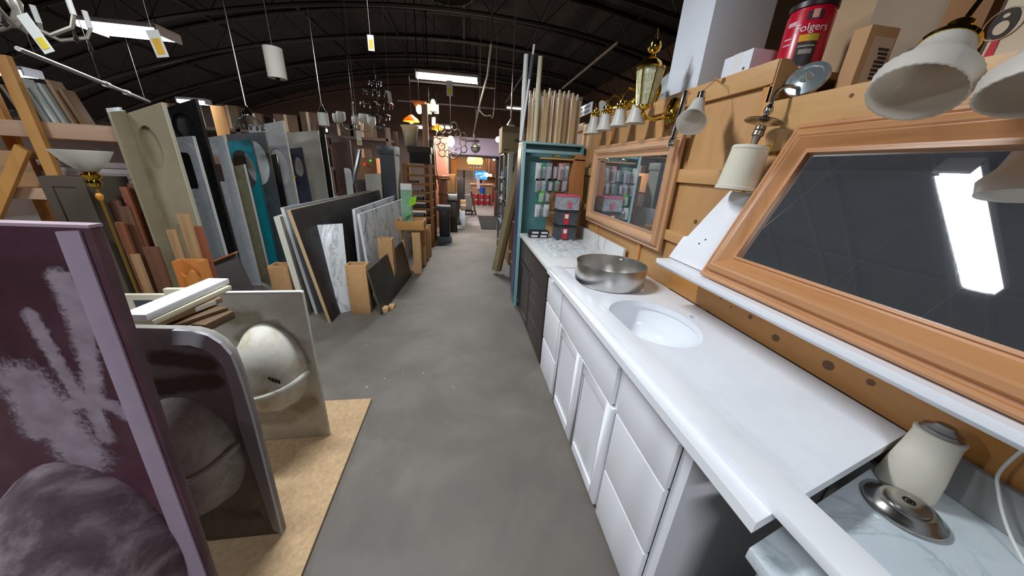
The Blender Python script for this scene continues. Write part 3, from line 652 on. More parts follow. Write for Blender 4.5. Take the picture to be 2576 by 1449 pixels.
cpatch(-.36, .36, .086, .092, plain('label grey', '9a9088', .5, 0, 0), 'caption', .0008); cpatch(-.28, .28, .062, .078, plain('label grey', '9a9088'), 'caption', .0008)
cpatch(-.34, .34, .175, .205, plain('label plum', '3c1226', .5, 0, 0), 'emblem'); cpatch(-.13, .13, .18, .208, plain('label glow', 'd99a86', .5, 0, 0), 'emblem_glow', .0009)
cpatch(-1.15, -.7, .165, .18, plain('label pale', 'd9a7b4', .5, 0, 0), 'side_caption'); cpatch(-1.15, -.75, .12, .126, plain('label pale', 'd9a7b4'), 'side_caption'); cpatch(-1.15, -.75, .10, .106, plain('label pale', 'd9a7b4'), 'side_caption')
def cyl_text(t, body, c, R, fa, z, size, m, name='lettering'):
    o = text(t, body, c, (1, 0, 0), (0, 1, 0), size, m, name, ex=.0)
    for v in o.data.vertices:
        a = fa + v.co.x / R; x, y = (R + .0012) * math.cos(a), (R + .0012) * math.sin(a); v.co = V((x, y, z + v.co.y))
    return o
cyl_text(t, 'Folgers', c, R, fa, .150, .037, plain('label white', 'f0eaea', .5, 0, 0))
# small white wall register and clear bag
p = at(1470, 292, 3.3)
t = thing('air_register', 'small white slotted air register clipped to the ledge end beyond the brass bells', 'vent', atx(1468, 300, 1.19))
A, Bq, Cq, D = atx(1449, 297, 1.19), atx(1487, 284, 1.19), atx(1487, 270, 1.19), atx(1449, 281, 1.19)
y0, y1 = sorted((A.y, Bq.y)); z0, z1 = A.z - .01, D.z + .02
part(t, 'plate', B().box(1.185, 1.198, y0, y1, z0, z1), WHITE, .002)
for k in range(2):
    for s in range(2): part(t, 'slot', B().box(1.183, 1.186, y0 + (y1 - y0) * (.08 + .48 * s), y0 + (y1 - y0) * (.44 + .48 * s), z0 + (z1 - z0) * (.15 + .42 * k), z0 + (z1 - z0) * (.42 + .42 * k)), plain('slot grey', '8f979b', .6, 0, .05))
b = B(); b.lathe([(.02, 0), (.12, .02), (.15, .1), (.13, .2), (.05, .26), (.0005, .27)], (1.44, 2.32, LZ), n=18, sy=.8)
random.seed(4); b.v = [v + V((random.uniform(-.015, .015),) * 3) for v in b.v]
for v in b.v: v.z = max(v.z, LZ + .001)
solo('plastic_bag', b, film('milky bag film', .5), 'bunched clear plastic bag behind the brass lantern', 'plastic bag', ang=20)
# ---------------------------------------------------------------- hardware display on the dark vanity
t = thing('hardware_display', 'wooden countertop display rack with sloped side board and brass pulls on top', 'display rack', (.95, 3.15, .873))
sd = [atx(u, v, 1.135) for u, v in ((1451, 390), (1475, 393), (1467, 485), (1456, 580), (1434, 588), (1431, 447), (1446, 405))]
for q in sd: q.z = max(q.z, .8735); q.y = min(q.y, 3.235)
OAKD = wood('brown display board', 'a9713f', '8f5b30', 'Z', .5, 10)
part(t, 'side_board', B().prism([V((q.x, 3.10, q.z)) for q in (at(1450, 388, 3.1), at(1474, 392, 3.1), at(1467, 485, 3.1), V((1.165, 3.1, .8735)), V((1.05, 3.1, .8735)), at(1432, 447, 3.1), at(1444, 405, 3.1))], (0, .02, 0)), OAKD, .002)
part(t, 'back_board', B().box(.84, 1.14, 3.205, 3.225, .8735, 1.60), PLY, .002)
for z in (1.12, 1.32, 1.47): part(t, 'wire', B().cyl((.70, 3.2, z), (1.14, 3.2, z), .003, n=6), CHROME)
part(t, 'top_board', B().box(.72, 1.14, 3.10, 3.225, 1.60, 1.612), PINEX, .001)
for k, (x, y) in enumerate(((.86, 3.13), (1.02, 3.16), (1.06, 3.14))):
    b = B(); b.tube([V((x - .035, y, 1.612)), V((x - .035, y, 1.632)), V((x, y, 1.64)), V((x + .035, y, 1.632)), V((x + .035, y, 1.612))], .007, 8); part(t, 'brass_pull', b, BRASS)
FILM = film('blister film', .20); FILM2 = film('bag film pack', .5)
PK = [('white card pack', 'd8d8d4'), ('green card pack', '3f9a68'), ('brown card pack', '4a342c'), ('grey card pack', '8b8f92'), ('lime card pack', '5ec22f'), ('black card pack', '222226'), ('pink card pack', 'cf9aa0')]
def pack(u, v, w, h, ck, y, label, prod='b9bcc0'):
    p = at(u, v, y); t = thing('hardware_pack', label, 'hardware pack', (p.x, y, p.z - h / 2), 'packaged hardware hanging on the display')
    m = plain(*PK[ck], .7, 0, .1, 40)
    part(t, 'card', B().box(p.x - w / 2, p.x + w / 2, y, y + .002, p.z - h / 2, p.z + h / 2), m)
    part(t, 'item', B().bar((p.x, y - .012, p.z - h * .36), (p.x + w * .1, y - .012, p.z + h * .15), w * .42, .018, (0, -1, 0)), plain('pack item ' + prod, prod, .35, .6, .2, 30), .004)
    part(t, 'blister', B().box(p.x - w * .42, p.x + w * .42, y - .026, y - .0005, p.z - h * .42, p.z + h * .3), FILM, .008)
    part(t, 'hook', B().tube([(p.x, y + .03, p.z + h * .42), (p.x, y - .05, p.z + h * .42), (p.x, y - .056, p.z + h * .42 + .01)], .002, 6), CHROME)
words = ['white', 'green-backed', 'dark brown', 'grey', 'lime green', 'black', 'pale pink']
rows = [(432, .17, [(1354, 0), (1367, 1), (1381, 3), (1396, 2), (1411, 6), (1424, 0)]), (466, .14, [(1353, 3), (1366, 0), (1384, 5), (1401, 1), (1420, 3)]), (495, .12, [(1362, 4), (1376, 3)]), (530, .13, [(1352, 0), (1363, 3), (1374, 0)])]
nth = ['topmost', 'second', 'third', 'lowest']
for r, (v, h, cols) in enumerate(rows):
    for k, (u, ck) in enumerate(cols):
        pack(u, v, .052, h * .92, ck, 3.13 + (k % 2) * .02, f'{words[ck]} blister pack, {ORD[k]} from the left in the {nth[r]} display row', ['c7c9cc', '7d6a5c', 'aeb0b4'][(r + k) % 3])
for k, (u, v) in enumerate(((1343, 588), (1366, 588), (1346, 575), (1369, 575))):
    p = at(u, v, 3.02); z = .8735 + (.034 if k > 1 else 0)
    t = thing('parts_box', f'small black carton with a white label, {"upper" if k > 1 else "lower"} {"right" if k % 2 else "left"} of four below the packs', 'box', (p.x, 3.02, z), 'small black parts cartons')
    part(t, 'box_body', B().box(p.x - .048, p.x + .048, 3.0, 3.09, z, z + .033), BLACK, .002); part(t, 'label', B().box(p.x - .03, p.x + .035, 2.999, 3.0, z + .008, z + .027), plain('lilac label', 'c9c4d2', .7, 0, .02))
pc = atz(1414, 598, .8735)
for k in range(3):
    z = .8735 + k * .142; x, y = pc.x, 3.0
    t = thing('storage_tub', ['dark plastic tub of hardware with red label, bottom of the stack', 'dark plastic tub of hardware with red label, middle of the stack', 'clear plastic tub with a pink lid and tag, top of the stack'][k], 'tub', (x, y, z), 'stacked plastic tubs by the display')
    part(t, 'body', B().prism([(x - .085, y - .07, z), (x + .085, y - .07, z), (x + .085, y + .07, z), (x - .085, y + .07, z)], (0, 0, .005)), plain('tub grey', '5a5d62', .3, 0, .05))
    for s in (((-.095, -.08), (.19, 0)), ((-.095, .08), (.19, 0)), ((-.095, -.08), (0, .16)), ((.095, -.08), (0, .16))):
        b = B(); b.obox((x + s[0][0], y + s[0][1], z + .004), (s[1][0], s[1][1], 0), ((0, .002, 0) if s[1][0] else (.002, 0, 0)), (0, 0, .118)); part(t, 'wall', b, film('tub plastic clear', .5, (.75, .77, .8)) if k == 2 else film('tub plastic smoke', .62, (.35, .37, .4)))
    part(t, 'lid', B().box(x - .1, x + .1, y - .085, y + .085, z + .122, z + .14), plain('tub lid pink', 'd65a78', .35, 0, .03) if k == 2 else plain('tub lid black', '1d1d20', .4, 0, .05), .006)
    part(t, 'contents', B().box(x - .08, x + .08, y - .066, y + .066, z + .006, z + (.085 if k < 2 else .06)), plain('grey hardware', '7b7d80', .4, .5, .5, 60))
    if k < 2:
        part(t, 'label', B().box(x - .04, x + .01, y - .083, y - .081, z + .01, z + .115), plain('label red', 'c22b3c', .6, 0, .05)); part(t, 'label_window', B().box(x - .032, x + .002, y - .0842, y - .083, z + .068, z + .105), PAPER)
    else: part(t, 'tag', B().box(x - .015, x + .02, y - .083, y - .081, z + .02, z + .075), plain('tub lid pink', 'd65a78'))
# ---------------------------------------------------------------- teal metal cabinet with trim bundles on top
TEAL = patchy('teal painted steel', [(.3, '4a7377'), (.6, '5d8a8d'), (.8, '6f9a9b')], 2.2, .4, 5, .04)
cx0, cx1, cy0, cy1, cz = .565, 1.19, 3.30, 3.58, 1.735
t = thing('metal_cabinet', 'open teal painted steel cabinet between the dark vanity and the back aisle', 'cabinet', ((cx0 + cx1) / 2, 3.5, 0))
part(t, 'side', B().box(cx0, cx0 + .025, cy0, cy1, .0, cz), TEAL, .003); part(t, 'side', B().box(cx1 - .025, cx1, cy0, cy1, 0, cz), TEAL, .003)
part(t, 'back', B().box(cx0 + .025, cx1 - .025, cy0 + .10, cy0 + .115, 0, cz), TEAL); part(t, 'top', B().box(cx0, cx1, cy0, cy1, cz, cz + .02), plain('pale teal rim', '8fb1b3', .4, 0, .05), .003)
part(t, 'front_rail', B().box(cx0 + .025, cx1 - .025, cy0, cy0 + .03, 1.655, 1.685), plain('pale teal rim', '8fb1b3'), .003); part(t, 'base', B().box(cx0 + .025, cx1 - .025, cy0 + .01, cy0 + .1, .05, .09), TEAL)
part(t, 'front_post', B().box(cx0 - .002, cx0 + .03, cy0 - .006, cy0, 0, cz), plain('pale teal rim', '8fb1b3'), .002); part(t, 'side_panel', B().box(cx0 - .004, cx0 - .0005, cy0 + .06, cy1 - .01, .1, cz - .05), plain('navy side sheet', '2c3d66', .4, 0, .1))
TRIM = [wood('bundled trim', 'e0c193', 'cda873', 'Z', .4, 10), wood('bundled trim dark', 'd3ac72', 'bd8f52', 'Z', .4, 10)]
random.seed(9)
for k, (u, v) in enumerate(((1339, 228), (1350, 222), (1363, 224), (1375, 226), (1388, 222), (1401, 228), (1413, 226), (1425, 230), (1436, 228), (1447, 234), (1458, 238))):
    y = 3.42 + .05 * (k % 3); p = at(u, v, y); b = B()
    t = thing('moulding_bundle', f'{ORD[k]} upright wrapped wood trim bundle on the teal cabinet from the left', 'wood trim', (p.x, y, cz + .0205), 'wood trim bundles on the teal cabinet')
    if p.x > 1.15: t.location.z = 1.931
    z0 = t.location.z; y = y if p.x < 1.15 else y
    for q in range(3): part(t, 'stick', B().box(p.x - .024 + q * .017, p.x - .024 + q * .017 + .014, y - .012 + .006 * (q % 2), y + .014, z0, p.z - .03 * q), TRIM[(k + q) % 2], .002)
    part(t, 'wrap', B().box(p.x - .03, p.x + .03, y - .018, y + .02, z0 + .01, p.z - .02), film('trim wrap film', .10, (.95, .92, .85)))
for (u, v, y, r, lab, m) in ((1324, 137, 3.40, .022, 'tall white trim tube rising above the wood bundles, leftmost', plain('white tube', 'd7d8cf', .4, 0, .03)), (1360, 142, 3.40, .022, 'tall cream trim tube rising above the wood bundles, right of the pole', plain('cream tube', 'c9c3a4', .4, 0, .03))):
    p = at(u, v, y); b = B(); b.shell([(r, 0), (r, p.z - cz - .0205), ], (p.x, y, cz + .0205), n=18, th=.003); solo('moulding_tube', b, m, lab, 'tube')
p = at(1344, 112, 3.36); t = thing('painter_pole', 'white extension pole with grey grip standing on the teal cabinet', 'pole', (p.x - .03, 3.345, cz + .0205))
a0, a1 = V((p.x - .075, 3.345, cz + .0205)), V((p.x, 3.36, p.z)); d = a1 - a0
part(t, 'shaft', B().cyl(a0, a1, .011), plain('pole white', 'd9dbe0', .35, 0, 0)); part(t, 'grip', B().cyl(a0 + d * .66, a0 + d * .9, .0165), plain('pole grip', '4c5057', .6, 0, 0))
# ================================================================ LEFT SIDE: countertops standing on end, vanity tops, lumber rack
def drop(p, z=0.0): return V((p.x, p.y, z))
def upright(name, label, tl, tr, y, m, th=.03, ov_=None, rect=None, cat='countertop', em=None, lean=0.0, round_=0.0, group='countertops standing on end', bowl=None, back=None, z0=.0):
    """a countertop standing on its short end, face towards the viewer; top corners measured on the plane y"""
    A, Bq = at(*tl, y), at(*tr, y); t = thing(name, label, cat, V(((A.x + Bq.x) / 2, y, z0)), group)
    W = Bq.x - A.x
    outer = [V((A.x, y, z0)), V((Bq.x, y, z0)), Bq.copy(), A.copy()]
    if round_:
        r = round_; outer = [V((A.x, y, z0)), V((Bq.x, y, z0))] + [V((Bq.x - r + r * math.cos(a), y, Bq.z - r + r * math.sin(a))) for a in [i * math.pi / 12 for i in range(7)]] + [A.copy()]
    holes = []
    if ov_: c = at(ov_[0], ov_[1], y); holes.append(oval(c, (1, 0, 0), (0, 0, 1), ov_[2], ov_[3], 30))
    if rect:
        c = at(rect[0], rect[1], y); holes.append(oval(c, (1, 0, 0), (0, 0, 1), rect[2], rect[3], 28, 8.0))
    b = B(); b.plate(outer, holes, (0, th, 0)) if holes else b.prism(outer, (0, th, 0))
    part(t, 'slab', b, m, 0 if holes else .003, ang=25)
    if em: part(t, 'edge_strip', B().box(Bq.x, Bq.x + .006, y, y + th, z0, Bq.z), em)
    if back and holes: part(t, 'basin', B().lathe([(1.06, 0), (1.04, .03), (.9, .09), (.6, .125), (.0005, .135)], at(ov_[0], ov_[1], y + th), (0, 1, 0), 28, ov_[2], ov_[3], x=(1, 0, 0)), back)
    return t
st = lambda n, a, b_, r=.3, s=14: patchy(n, [(.3, a), (.65, b_)], s, r, 8, .03)
BEIGE = st('beige cultured marble', '84795f', '958a72', .25, 3); LGREY = st('pale grey stone', '9fa3a8', 'b4b7bc', .3, 24); GREYS = st('grey speckled stone', '75797d', '8d9195', .3, 30)
BLK = st('black granite', '0d0d0f', '1b1a1a', .12, 30); OLV = st('olive stone', '605a44', '766f55', .35, 20); TEALS = st('teal solid surface', '0d6f7c', '12808c', .3, 10)
DGREY = st('dark grey stone', '44474b', '54575b', .3, 24); SILV = st('silver wrapped stone', 'a5a7a8', 'bdbfbf', .25, 12); NAVY = st('navy stone', '252c38', '303846', .3, 24)
CREAM = st('cream stone', 'aeaa9d', 'bbb7aa', .35, 8); BRN = st('brown panel', '50352b', '61443a', .4, 8); WHT = st('white stone', 'c8c9c8', 'd9dad8', .3, 8)
EDGE = plain('pale cut edge', 'c7c8c4', .5, 0, .05)
BOWLW = plain('basin white', 'd5d7d8', .2, 0, .02)
# row of countertops, nearest first
t = upright('countertop', 'beige cultured marble vanity top with moulded oval bowl, nearest of the standing row', (318, 285), (405, 257), 3.30, BEIGE, .035, (381, 372, .075, .17), em=plain('beige edge', 'b9b39d', .4, 0, .03), back=BEIGE)
A = at(290, 275, 3.22); A2 = at(318, 285, 3.30); part(t, 'side_splash', B().prism([A2 + V((0, 0, .02)), V((A2.x, A2.y, 0)), V((A2.x - .02, 3.19, 0)), V((A2.x - .02, 3.19, A2.z - .01))], (-.02, 0, 0)), BEIGE, .003)
upright('countertop', 'small white slab edge peeking behind the beige vanity top', (265, 272), (300, 269), 3.42, WHT, .02)
upright('countertop', 'grey stone top with a square basin cutout behind the beige one', (428, 346), (483, 342), 3.52, GREYS, .03, rect=(466, 430, .075, .16), em=EDGE)
upright('countertop', 'tall glossy black countertop with an oval cutout and brown top edge', (413, 272), (490, 248), 3.72, BLK, .03, (462, 318, .095, .115), em=plain('black edge', '2a2826', .2, 0, 0), back=BLK)
upright('countertop', 'pale grey countertop with square cutout, foot showing on the floor', (515, 347), (560, 340), 4.0, LGREY, .03, rect=(540, 425, .07, .13), em=EDGE)
upright('countertop', 'short olive stone slab in front of the teal one', (584, 420), (612, 413), 4.14, OLV, .03, em=EDGE)
upright('countertop', 'bright teal countertop with a large oval sink cutout', (565, 357), (630, 350), 4.30, TEALS, .03, (613, 428, .125, .215), em=plain('teal edge', '0a4f58', .4, 0, 0))
upright('countertop', 'dark grey countertop with oval cutout showing a white basin', (568, 338), (664, 332), 4.62, DGREY, .03, (645, 410, .14, .26), em=plain('dark edge', '3a3d40', .4, 0, 0), back=BOWLW)
upright('countertop', 'black narrow slab between the dark grey and silver countertops', (672, 391), (695, 387), 4.86, BLK, .03)
tsv = upright('countertop', 'silver plastic wrapped countertop with an oval cutout and yellow dot', (624, 320), (710, 303), 5.0, SILV, .04, (703, 420, .12, .24), em=EDGE, back=BOWLW)
q = at(740, 446, 5.0); part(tsv, 'yellow_dot', B().lathe([(.02, 0), (.02, .002), (.0005, .002)], q, (0, -1, 0), 14), plain('yellow tag', 'e6cf3a', .7, 0, 0))
upright('countertop', 'navy stone slab with a dark oval cutout', (727, 374), (760, 370), 5.2, NAVY, .03, (752, 420, .055, .13))
upright('countertop', 'broad cream countertop with a shaded lower half', (718, 334), (800, 328), 5.6, CREAM, .03)
upright('countertop', 'thin black slab beside the broad cream countertop', (801, 338), (816, 337), 5.68, BLK, .03, em=EDGE)
upright('wood_sheet', 'tall brown wooden panel beside the thin black slab', (829, 333), (880, 352), 6.1, BRN, .03, cat='panel', group=None)
upright('stone_strip', 'narrow white slab with a rounded top corner before the brown panel', (865, 423), (881, 423), 5.35, WHT, .025, round_=.06, cat='stone strip', group=None)
upright('countertop', 'short cream panel left of the boxed column', (917, 438), (957, 436), 5.45, CREAM, .03)
p0, p1 = at(882, 492, 5.55), at(906, 376, 5.75)
solo('metal_bar', B().bar(p0, p1, .06, .03), plain('dull grey steel', '6e7276', .4, .5, .1), 'grey steel bar leaning diagonally beside the brown panel', 'bar', .003)
# boxed column
y = 5.6; A, Bq = at(955, 366, y), at(990, 364, y); b = B()
t = thing('column_casing', 'boxed column casing with dark grey front and cream side, capped top', 'column', ((A.x + Bq.x) / 2, y, 0))
part(t, 'front_board', B().box(A.x, Bq.x, y, y + .02, 0, A.z - .02), DGREY); part(t, 'side_board', B().box(Bq.x, Bq.x + .018, y, y + .30, 0, A.z - .02), plain('cream paint', 'c9cabc', .5, 0, .04)); part(t, 'back_board', B().box(A.x, Bq.x, y + .28, y + .30, 0, A.z - .02), DGREY); part(t, 'side_board', B().box(A.x - .018, A.x, y, y + .30, 0, A.z - .02), DGREY)
part(t, 'cap', B().box(A.x - .04, Bq.x + .001, y - .02, y + .32, A.z - .12, A.z), DGREY, .004); part(t, 'cap_side', B().box(Bq.x + .001, Bq.x + .03, y - .02, y + .32, A.z - .12, A.z), plain('cream paint', 'c9cabc'), .004)
# ---------------------------------------------------------------- long slabs leaning along the aisle
def leaning(name, label, bn, bf, tn, th, m, em=None, cat='stone slab', zoff=.0, tf=None, group='stone slabs leaning along the aisle'):
    """slab whose foot runs along the aisle from floor pixel bn to bf and whose near top corner is pixel tn"""
    P0, P1 = atz(*bn, zoff), atz(*bf, zoff); d = (P1 - P0).normalized(); T = atp(*tn, P0, d); up = T - P0
    n = up.cross(d).normalized(); n = n if n.x > 0 else -n
    t = thing(name, label, cat, (P0 + P1) / 2, group)
    part(t, 'slab', B().obox(P0, P1 - P0, up, -n * th), m, .003)
    if em: part(t, 'cut_edge', B().obox(P0 - d * .003 , d * .0025, up, -n * th), em)
    if em: part(t, 'top_edge', B().obox(P0 + up * 1.0005, P1 - P0, up.normalized() * .004, -n * th), em)
    return P0, d, up, n
BLKB = patchy('dull black stone', [(.3, '1a1716'), (.55, '2a2625'), (.75, '3a3534')], 3, .35, 7, .02)
WMB = marble('white veined marble', 'cfd1d2', '6c6f74', 5, .22, .03)
GREYD = patchy('dusty grey stone', [(.3, '5f5a54'), (.7, '8b867d')], 5, .5, 7, .05)
leaning('stone_slab', 'large black slab with pale cut edge leaning along the aisle', (834, 812), (1000, 640), (731, 529), .03, BLKB, plain('tan substrate', 'b89b72', .7, 0, .06))
leaning('stone_slab', 'grey slab stored behind the large black slab, its speckled top edge showing', (800, 790), (985, 632), (714, 523), .03, GREYS, EDGE)
P0, d, up, n = leaning('stone_slab', 'narrow dusty grey slab with white front edge left of the large black slab', (778, 795), (820, 745), (704, 546), .05, GREYD, plain('off white edge', 'c9c6b6', .6, 0, .05))
leaning('stone_slab', 'large white marble slab with grey veins leaning before the green packets', (940, 742), (1046, 628), (905, 540), .03, WMB, plain('white cut edge', 'dadbd9', .5, 0, .02))
leaning('stone_slab', 'white marble slab behind, only its top edge showing', (915, 735), (1010, 632), (893, 528), .03, WMB, plain('white cut edge', 'dadbd9'))
leaning('stone_slab', 'low dark green-black slab at the front of the aisle group', (962, 792), (1036, 692), (926, 681), .02, patchy('green black stone', [(.3, '23231e'), (.7, '38372f')], 4, .4, 7, .03), plain('dark cut edge', '4a4a44', .5, 0, .05))
# narrow marble backsplash leaning on the black slab
P0, P1 = atz(838, 792, .0), atz(884, 782, .0); T0, T1 = at(793, 566, P0.y + .16), at(862, 562, P0.y + .20)
t = thing('marble_strip', 'narrow white marble piece with a bullnose edge leaning on the black slab', 'marble piece', P0)
nrm = (P1 - P0).cross(T0 - P0).normalized(); nrm = nrm if nrm.y < 0 else -nrm
part(t, 'slab', B().prism([P0, P1, T1, T0], -nrm * .03), WMB, .004)
part(t, 'bullnose', B().cyl(P0 - nrm * .015, T0 - nrm * .015, .017, n=10), plain('white cut edge', 'dadbd9'))
# hollow particleboard posts
PB = patchy('particleboard', [(.3, 'a97f52'), (.7, 'c19767')], 60, .8, 6, .05); PNW = wood('raw pine post', 'd0a878', 'b98a58', 'Z', .6, 10)
def hollow(label, bl, br, tl, depth=.14, m=PB, y=None, th=.018, h=None, name='hollow_post'):
    P0, P1 = atz(*bl), atz(*br); y = P0.y; x0, x1 = P0.x, P1.x; z1 = at(*tl, y).z
    t = thing(name, label, 'hollow post', ((x0 + x1) / 2, y + depth / 2, 0), 'open topped wooden posts')
    part(t, 'board', B().box(x0, x1, y, y + th, 0, z1), m, .001); part(t, 'board', B().box(x0, x1, y + depth - th, y + depth, 0, z1), m, .001)
    part(t, 'board', B().box(x0, x0 + th, y + th, y + depth - th, 0, z1), m, .001); part(t, 'board', B().box(x1 - th, x1, y + th, y + depth - th, 0, z1), m, .001)
hollow('open-topped particleboard post standing beside the veined marble piece', (884, 790), (934, 789), (870, 668))
hollow('open-topped particleboard post at the left beside the grey slab', (700, 790), (750, 788), (678, 670), .15)
hollow('open-topped particleboard post behind the low dark slab', (962, 735), (998, 732), (951, 602), .13)
for k, (u, v, ut, vt) in enumerate(((1042, 688, 1035, 585), (1056, 668, 1052, 574), (1066, 655, 1061, 571), (1075, 645, 1069, 566))):
    hollow(f'{ORD[k]} raw pine hollow post of the row by the green packets, counting from the front', (u, v), (u + 20 - 3 * k, v - 1), (ut, vt), .075, PNW, th=.012)
for k, (u, v, s) in enumerate(((985, 776, .06), (966, 786, .09), (1030, 686, .05), (1043, 682, .06))):
    p = atz(u, v); solo('wood_block', B().box(p.x - s / 2, p.x + s / 2, p.y - .02, p.y + .06, 0, .035 + .02 * (k % 2)), PNW, f'{["small pine block at the near foot", "flat pine offcut wedged under the near corner", "small pine block at the far foot", "pine offcut beside the pine posts"][k]} of the low dark slab', 'wood block', .002, group='pine offcuts at the dark slab')
# ================================================================ LEFT FOREGROUND
solo('particleboard_sheet', B().box(-1.40, -.617, .70, 1.805, 0, .018), patchy('floor particleboard', [(.3, 'a88a66'), (.7, 'c4a680')], 45, .85, 6, .05), 'tan particleboard sheet lying flat under the dusty vanity tops', 'board', .002)
FZ = .0185
def dome(c, rx, rz, dep, m, t, name='bowl', lip=.0):
    prof = [(1.0 + lip, 0), (1.0 + lip * .8, .10 * dep), (.985, .22 * dep), (.93, .45 * dep), (.82, .68 * dep), (.62, .86 * dep), (.38, .96 * dep), (.15, dep), (.0005, dep)]
    return part(t, name, B().lathe(prof, c, (0, -1, 0), 40, rx, rz, x=(1, 0, 0)), m, ang=60)
# maroon vanity top, underside towards the viewer
MAR = patchy('maroon underside', [(.25, '3a1c27'), (.5, '52303c'), (.72, '67434f'), (.9, '8a7080')], 4, .4, 7, .05)
MAU = plain('mauve build-up strip', 'a895a8', .5, 0, .1, 14)
Y = .65; g = lambda u, v, y=.65: at(u, v, y)
tr_, rb_ = g(226, 575), g(505, 1380); k = (tr_.x - rb_.x) / (tr_.z - rb_.z); xb = rb_.x - k * rb_.z
t = thing('sink_counter', 'maroon vanity top stood on edge at the near left, pale overspray on its underside', 'vanity top', (-.95, Y, 0))
part(t, 'slab', B().prism([V((-1.30, Y, .0)), V((xb, Y, .0)), tr_, V((-1.22, Y, tr_.z + .005))], (0, .022, 0)), MAR, .003)
part(t, 'rim', B().prism([tr_ + V((0, -.001, .0005)), V((-1.22, Y - .001, tr_.z + .006)), V((-1.22, Y - .001, tr_.z + .011)), tr_ + V((0, -.001, .006))], (0, .024, 0)), plain('rim pink', 'b9a0ac', .4, 0, .03))
a, b2, c2, d2 = g(146, 581), g(206, 579), g(500, 1384), g(452, 1384)
ext = lambda p, q: q + (q - p) * (q.z / (p.z - q.z)) * .97
part(t, 'build_up_strip', B().prism([a, b2, ext(b2, c2), ext(a, d2)], (0, -.006, 0)), MAU, .002)
BDM = patchy('dusty mauve bowl', [(.25, '38282c'), (.45, '66525a'), (.6, '97868c'), (.78, 'b8aaae')], 9, .8, 10, .5)
dome(V((-.905, Y, .53)), .155, .30, .17, BDM, t, lip=.02)
random.seed(12)
def overlay(t, name, Q, n, m, strokes, stops, y, off=.0012, scale=34, k=.75, rough=.75, lo_=.25, hi_=.85):
    """thin coat of dust or overspray on a face: a fine sheet whose cover follows the strokes and breaks up in grain"""
    vs, ms, fs = [], [], []
    S = [([at(u, v, y) for u, v in pts], w) for pts, w in strokes]
    for j in range(m + 1):
        for i in range(n + 1):
            a, b_ = Q[0].lerp(Q[1], i / n), Q[3].lerp(Q[2], i / n); p = a.lerp(b_, j / m); best = 0
            for pts, w in S:
                for q0, q1 in zip(pts[:-1], pts[1:]):
                    d = q1 - q0; f = max(0, min(1, (p - q0).dot(d) / d.length_squared)); best = max(best, 1 - (p - (q0 + d * f)).length / w)
            vs.append(p + V((0, -off, 0))); ms.append(max(0, best))
    fs = [(j * (n + 1) + i, j * (n + 1) + i + 1, (j + 1) * (n + 1) + i + 1, (j + 1) * (n + 1) + i) for j in range(m) for i in range(n)]
    org = low(vs); me = bpy.data.meshes.new(name); me.from_pydata([p - org for p in vs], [], fs); me.attributes.new('cover', 'FLOAT', 'POINT').data.foreach_set('value', ms)
    for f in me.polygons: f.use_smooth = True
    o = bpy.data.objects.new(name, me); COL.objects.link(o); o.location = org - wloc(t); o.parent = t
    T = NT('coat ' + name + stops[0][1]); setp(T.b, Roughness=rough); at_ = T.n('ShaderNodeAttribute', attribute_name='cover')
    nz = T.n('ShaderNodeTexNoise', Scale=scale, Detail=8.0, Roughness=.75, Distortion=.4); T.l(T.coord(), nz.inputs['Vector'])
    m1 = T.n('ShaderNodeMath', operation='MULTIPLY_ADD'); T.l(nz.outputs[0], m1.inputs[0]); m1.inputs[1].default_value = k; T.l(at_.outputs['Fac'], m1.inputs[2])
    mp = T.n('ShaderNodeMapRange', interpolation_type='SMOOTHSTEP'); mp.inputs[1].default_value = k * .5 + lo_; mp.inputs[2].default_value = k * .5 + hi_; T.l(m1.outputs[0], mp.inputs[0])
    gate = T.n('ShaderNodeMapRange'); gate.inputs[1].default_value = .0; gate.inputs[2].default_value = .12; T.l(at_.outputs['Fac'], gate.inputs[0])
    mu = T.n('ShaderNodeMath', operation='MULTIPLY'); T.l(mp.outputs[0], mu.inputs[0]); T.l(gate.outputs[0], mu.inputs[1])
    n2 = T.n('ShaderNodeTexNoise', Scale=scale * .3, Detail=6.0); T.l(T.coord(), n2.inputs['Vector']); T.l(T.ramp(n2.outputs[0], stops), T.b.inputs['Base Color'])
    tr = T.n('ShaderNodeBsdfTransparent'); mx = T.n('ShaderNodeMixShader'); T.l(mu.outputs[0], mx.inputs[0]); T.l(tr.outputs[0], mx.inputs[1]); T.l(T.b.outputs[0], mx.inputs[2]); T.l(mx.outputs[0], T.t.nodes['Material Output'].inputs[0])
    me.materials.append(T.m); return o
SPRAY = [([(150, 700), (180, 760), (205, 830), (228, 920), (238, 1010)], .034), ([(165, 695), (205, 760), (222, 830), (230, 900)], .022), ([(78, 790), (140, 900), (190, 985), (230, 1012)], .024), ([(170, 1020), (235, 1008), (290, 1022), (325, 1044)], .030), ([(232, 1020), (250, 1060), (268, 1100)], .030), ([(60, 960), (120, 1030), (170, 1090), (215, 1150)], .085), ([(70, 1000), (100, 1080)], .06)]
overlay(t, 'overspray', [V((-1.24, Y, .62)), g(480, 1310), g(224, 590), V((-1.22, Y, tr_.z - .02))], 110, 120, SPRAY, [(.3, '8a7784'), (.7, 'a898a5')], Y, scale=70, k=1.3, lo_=.25, hi_=.7)
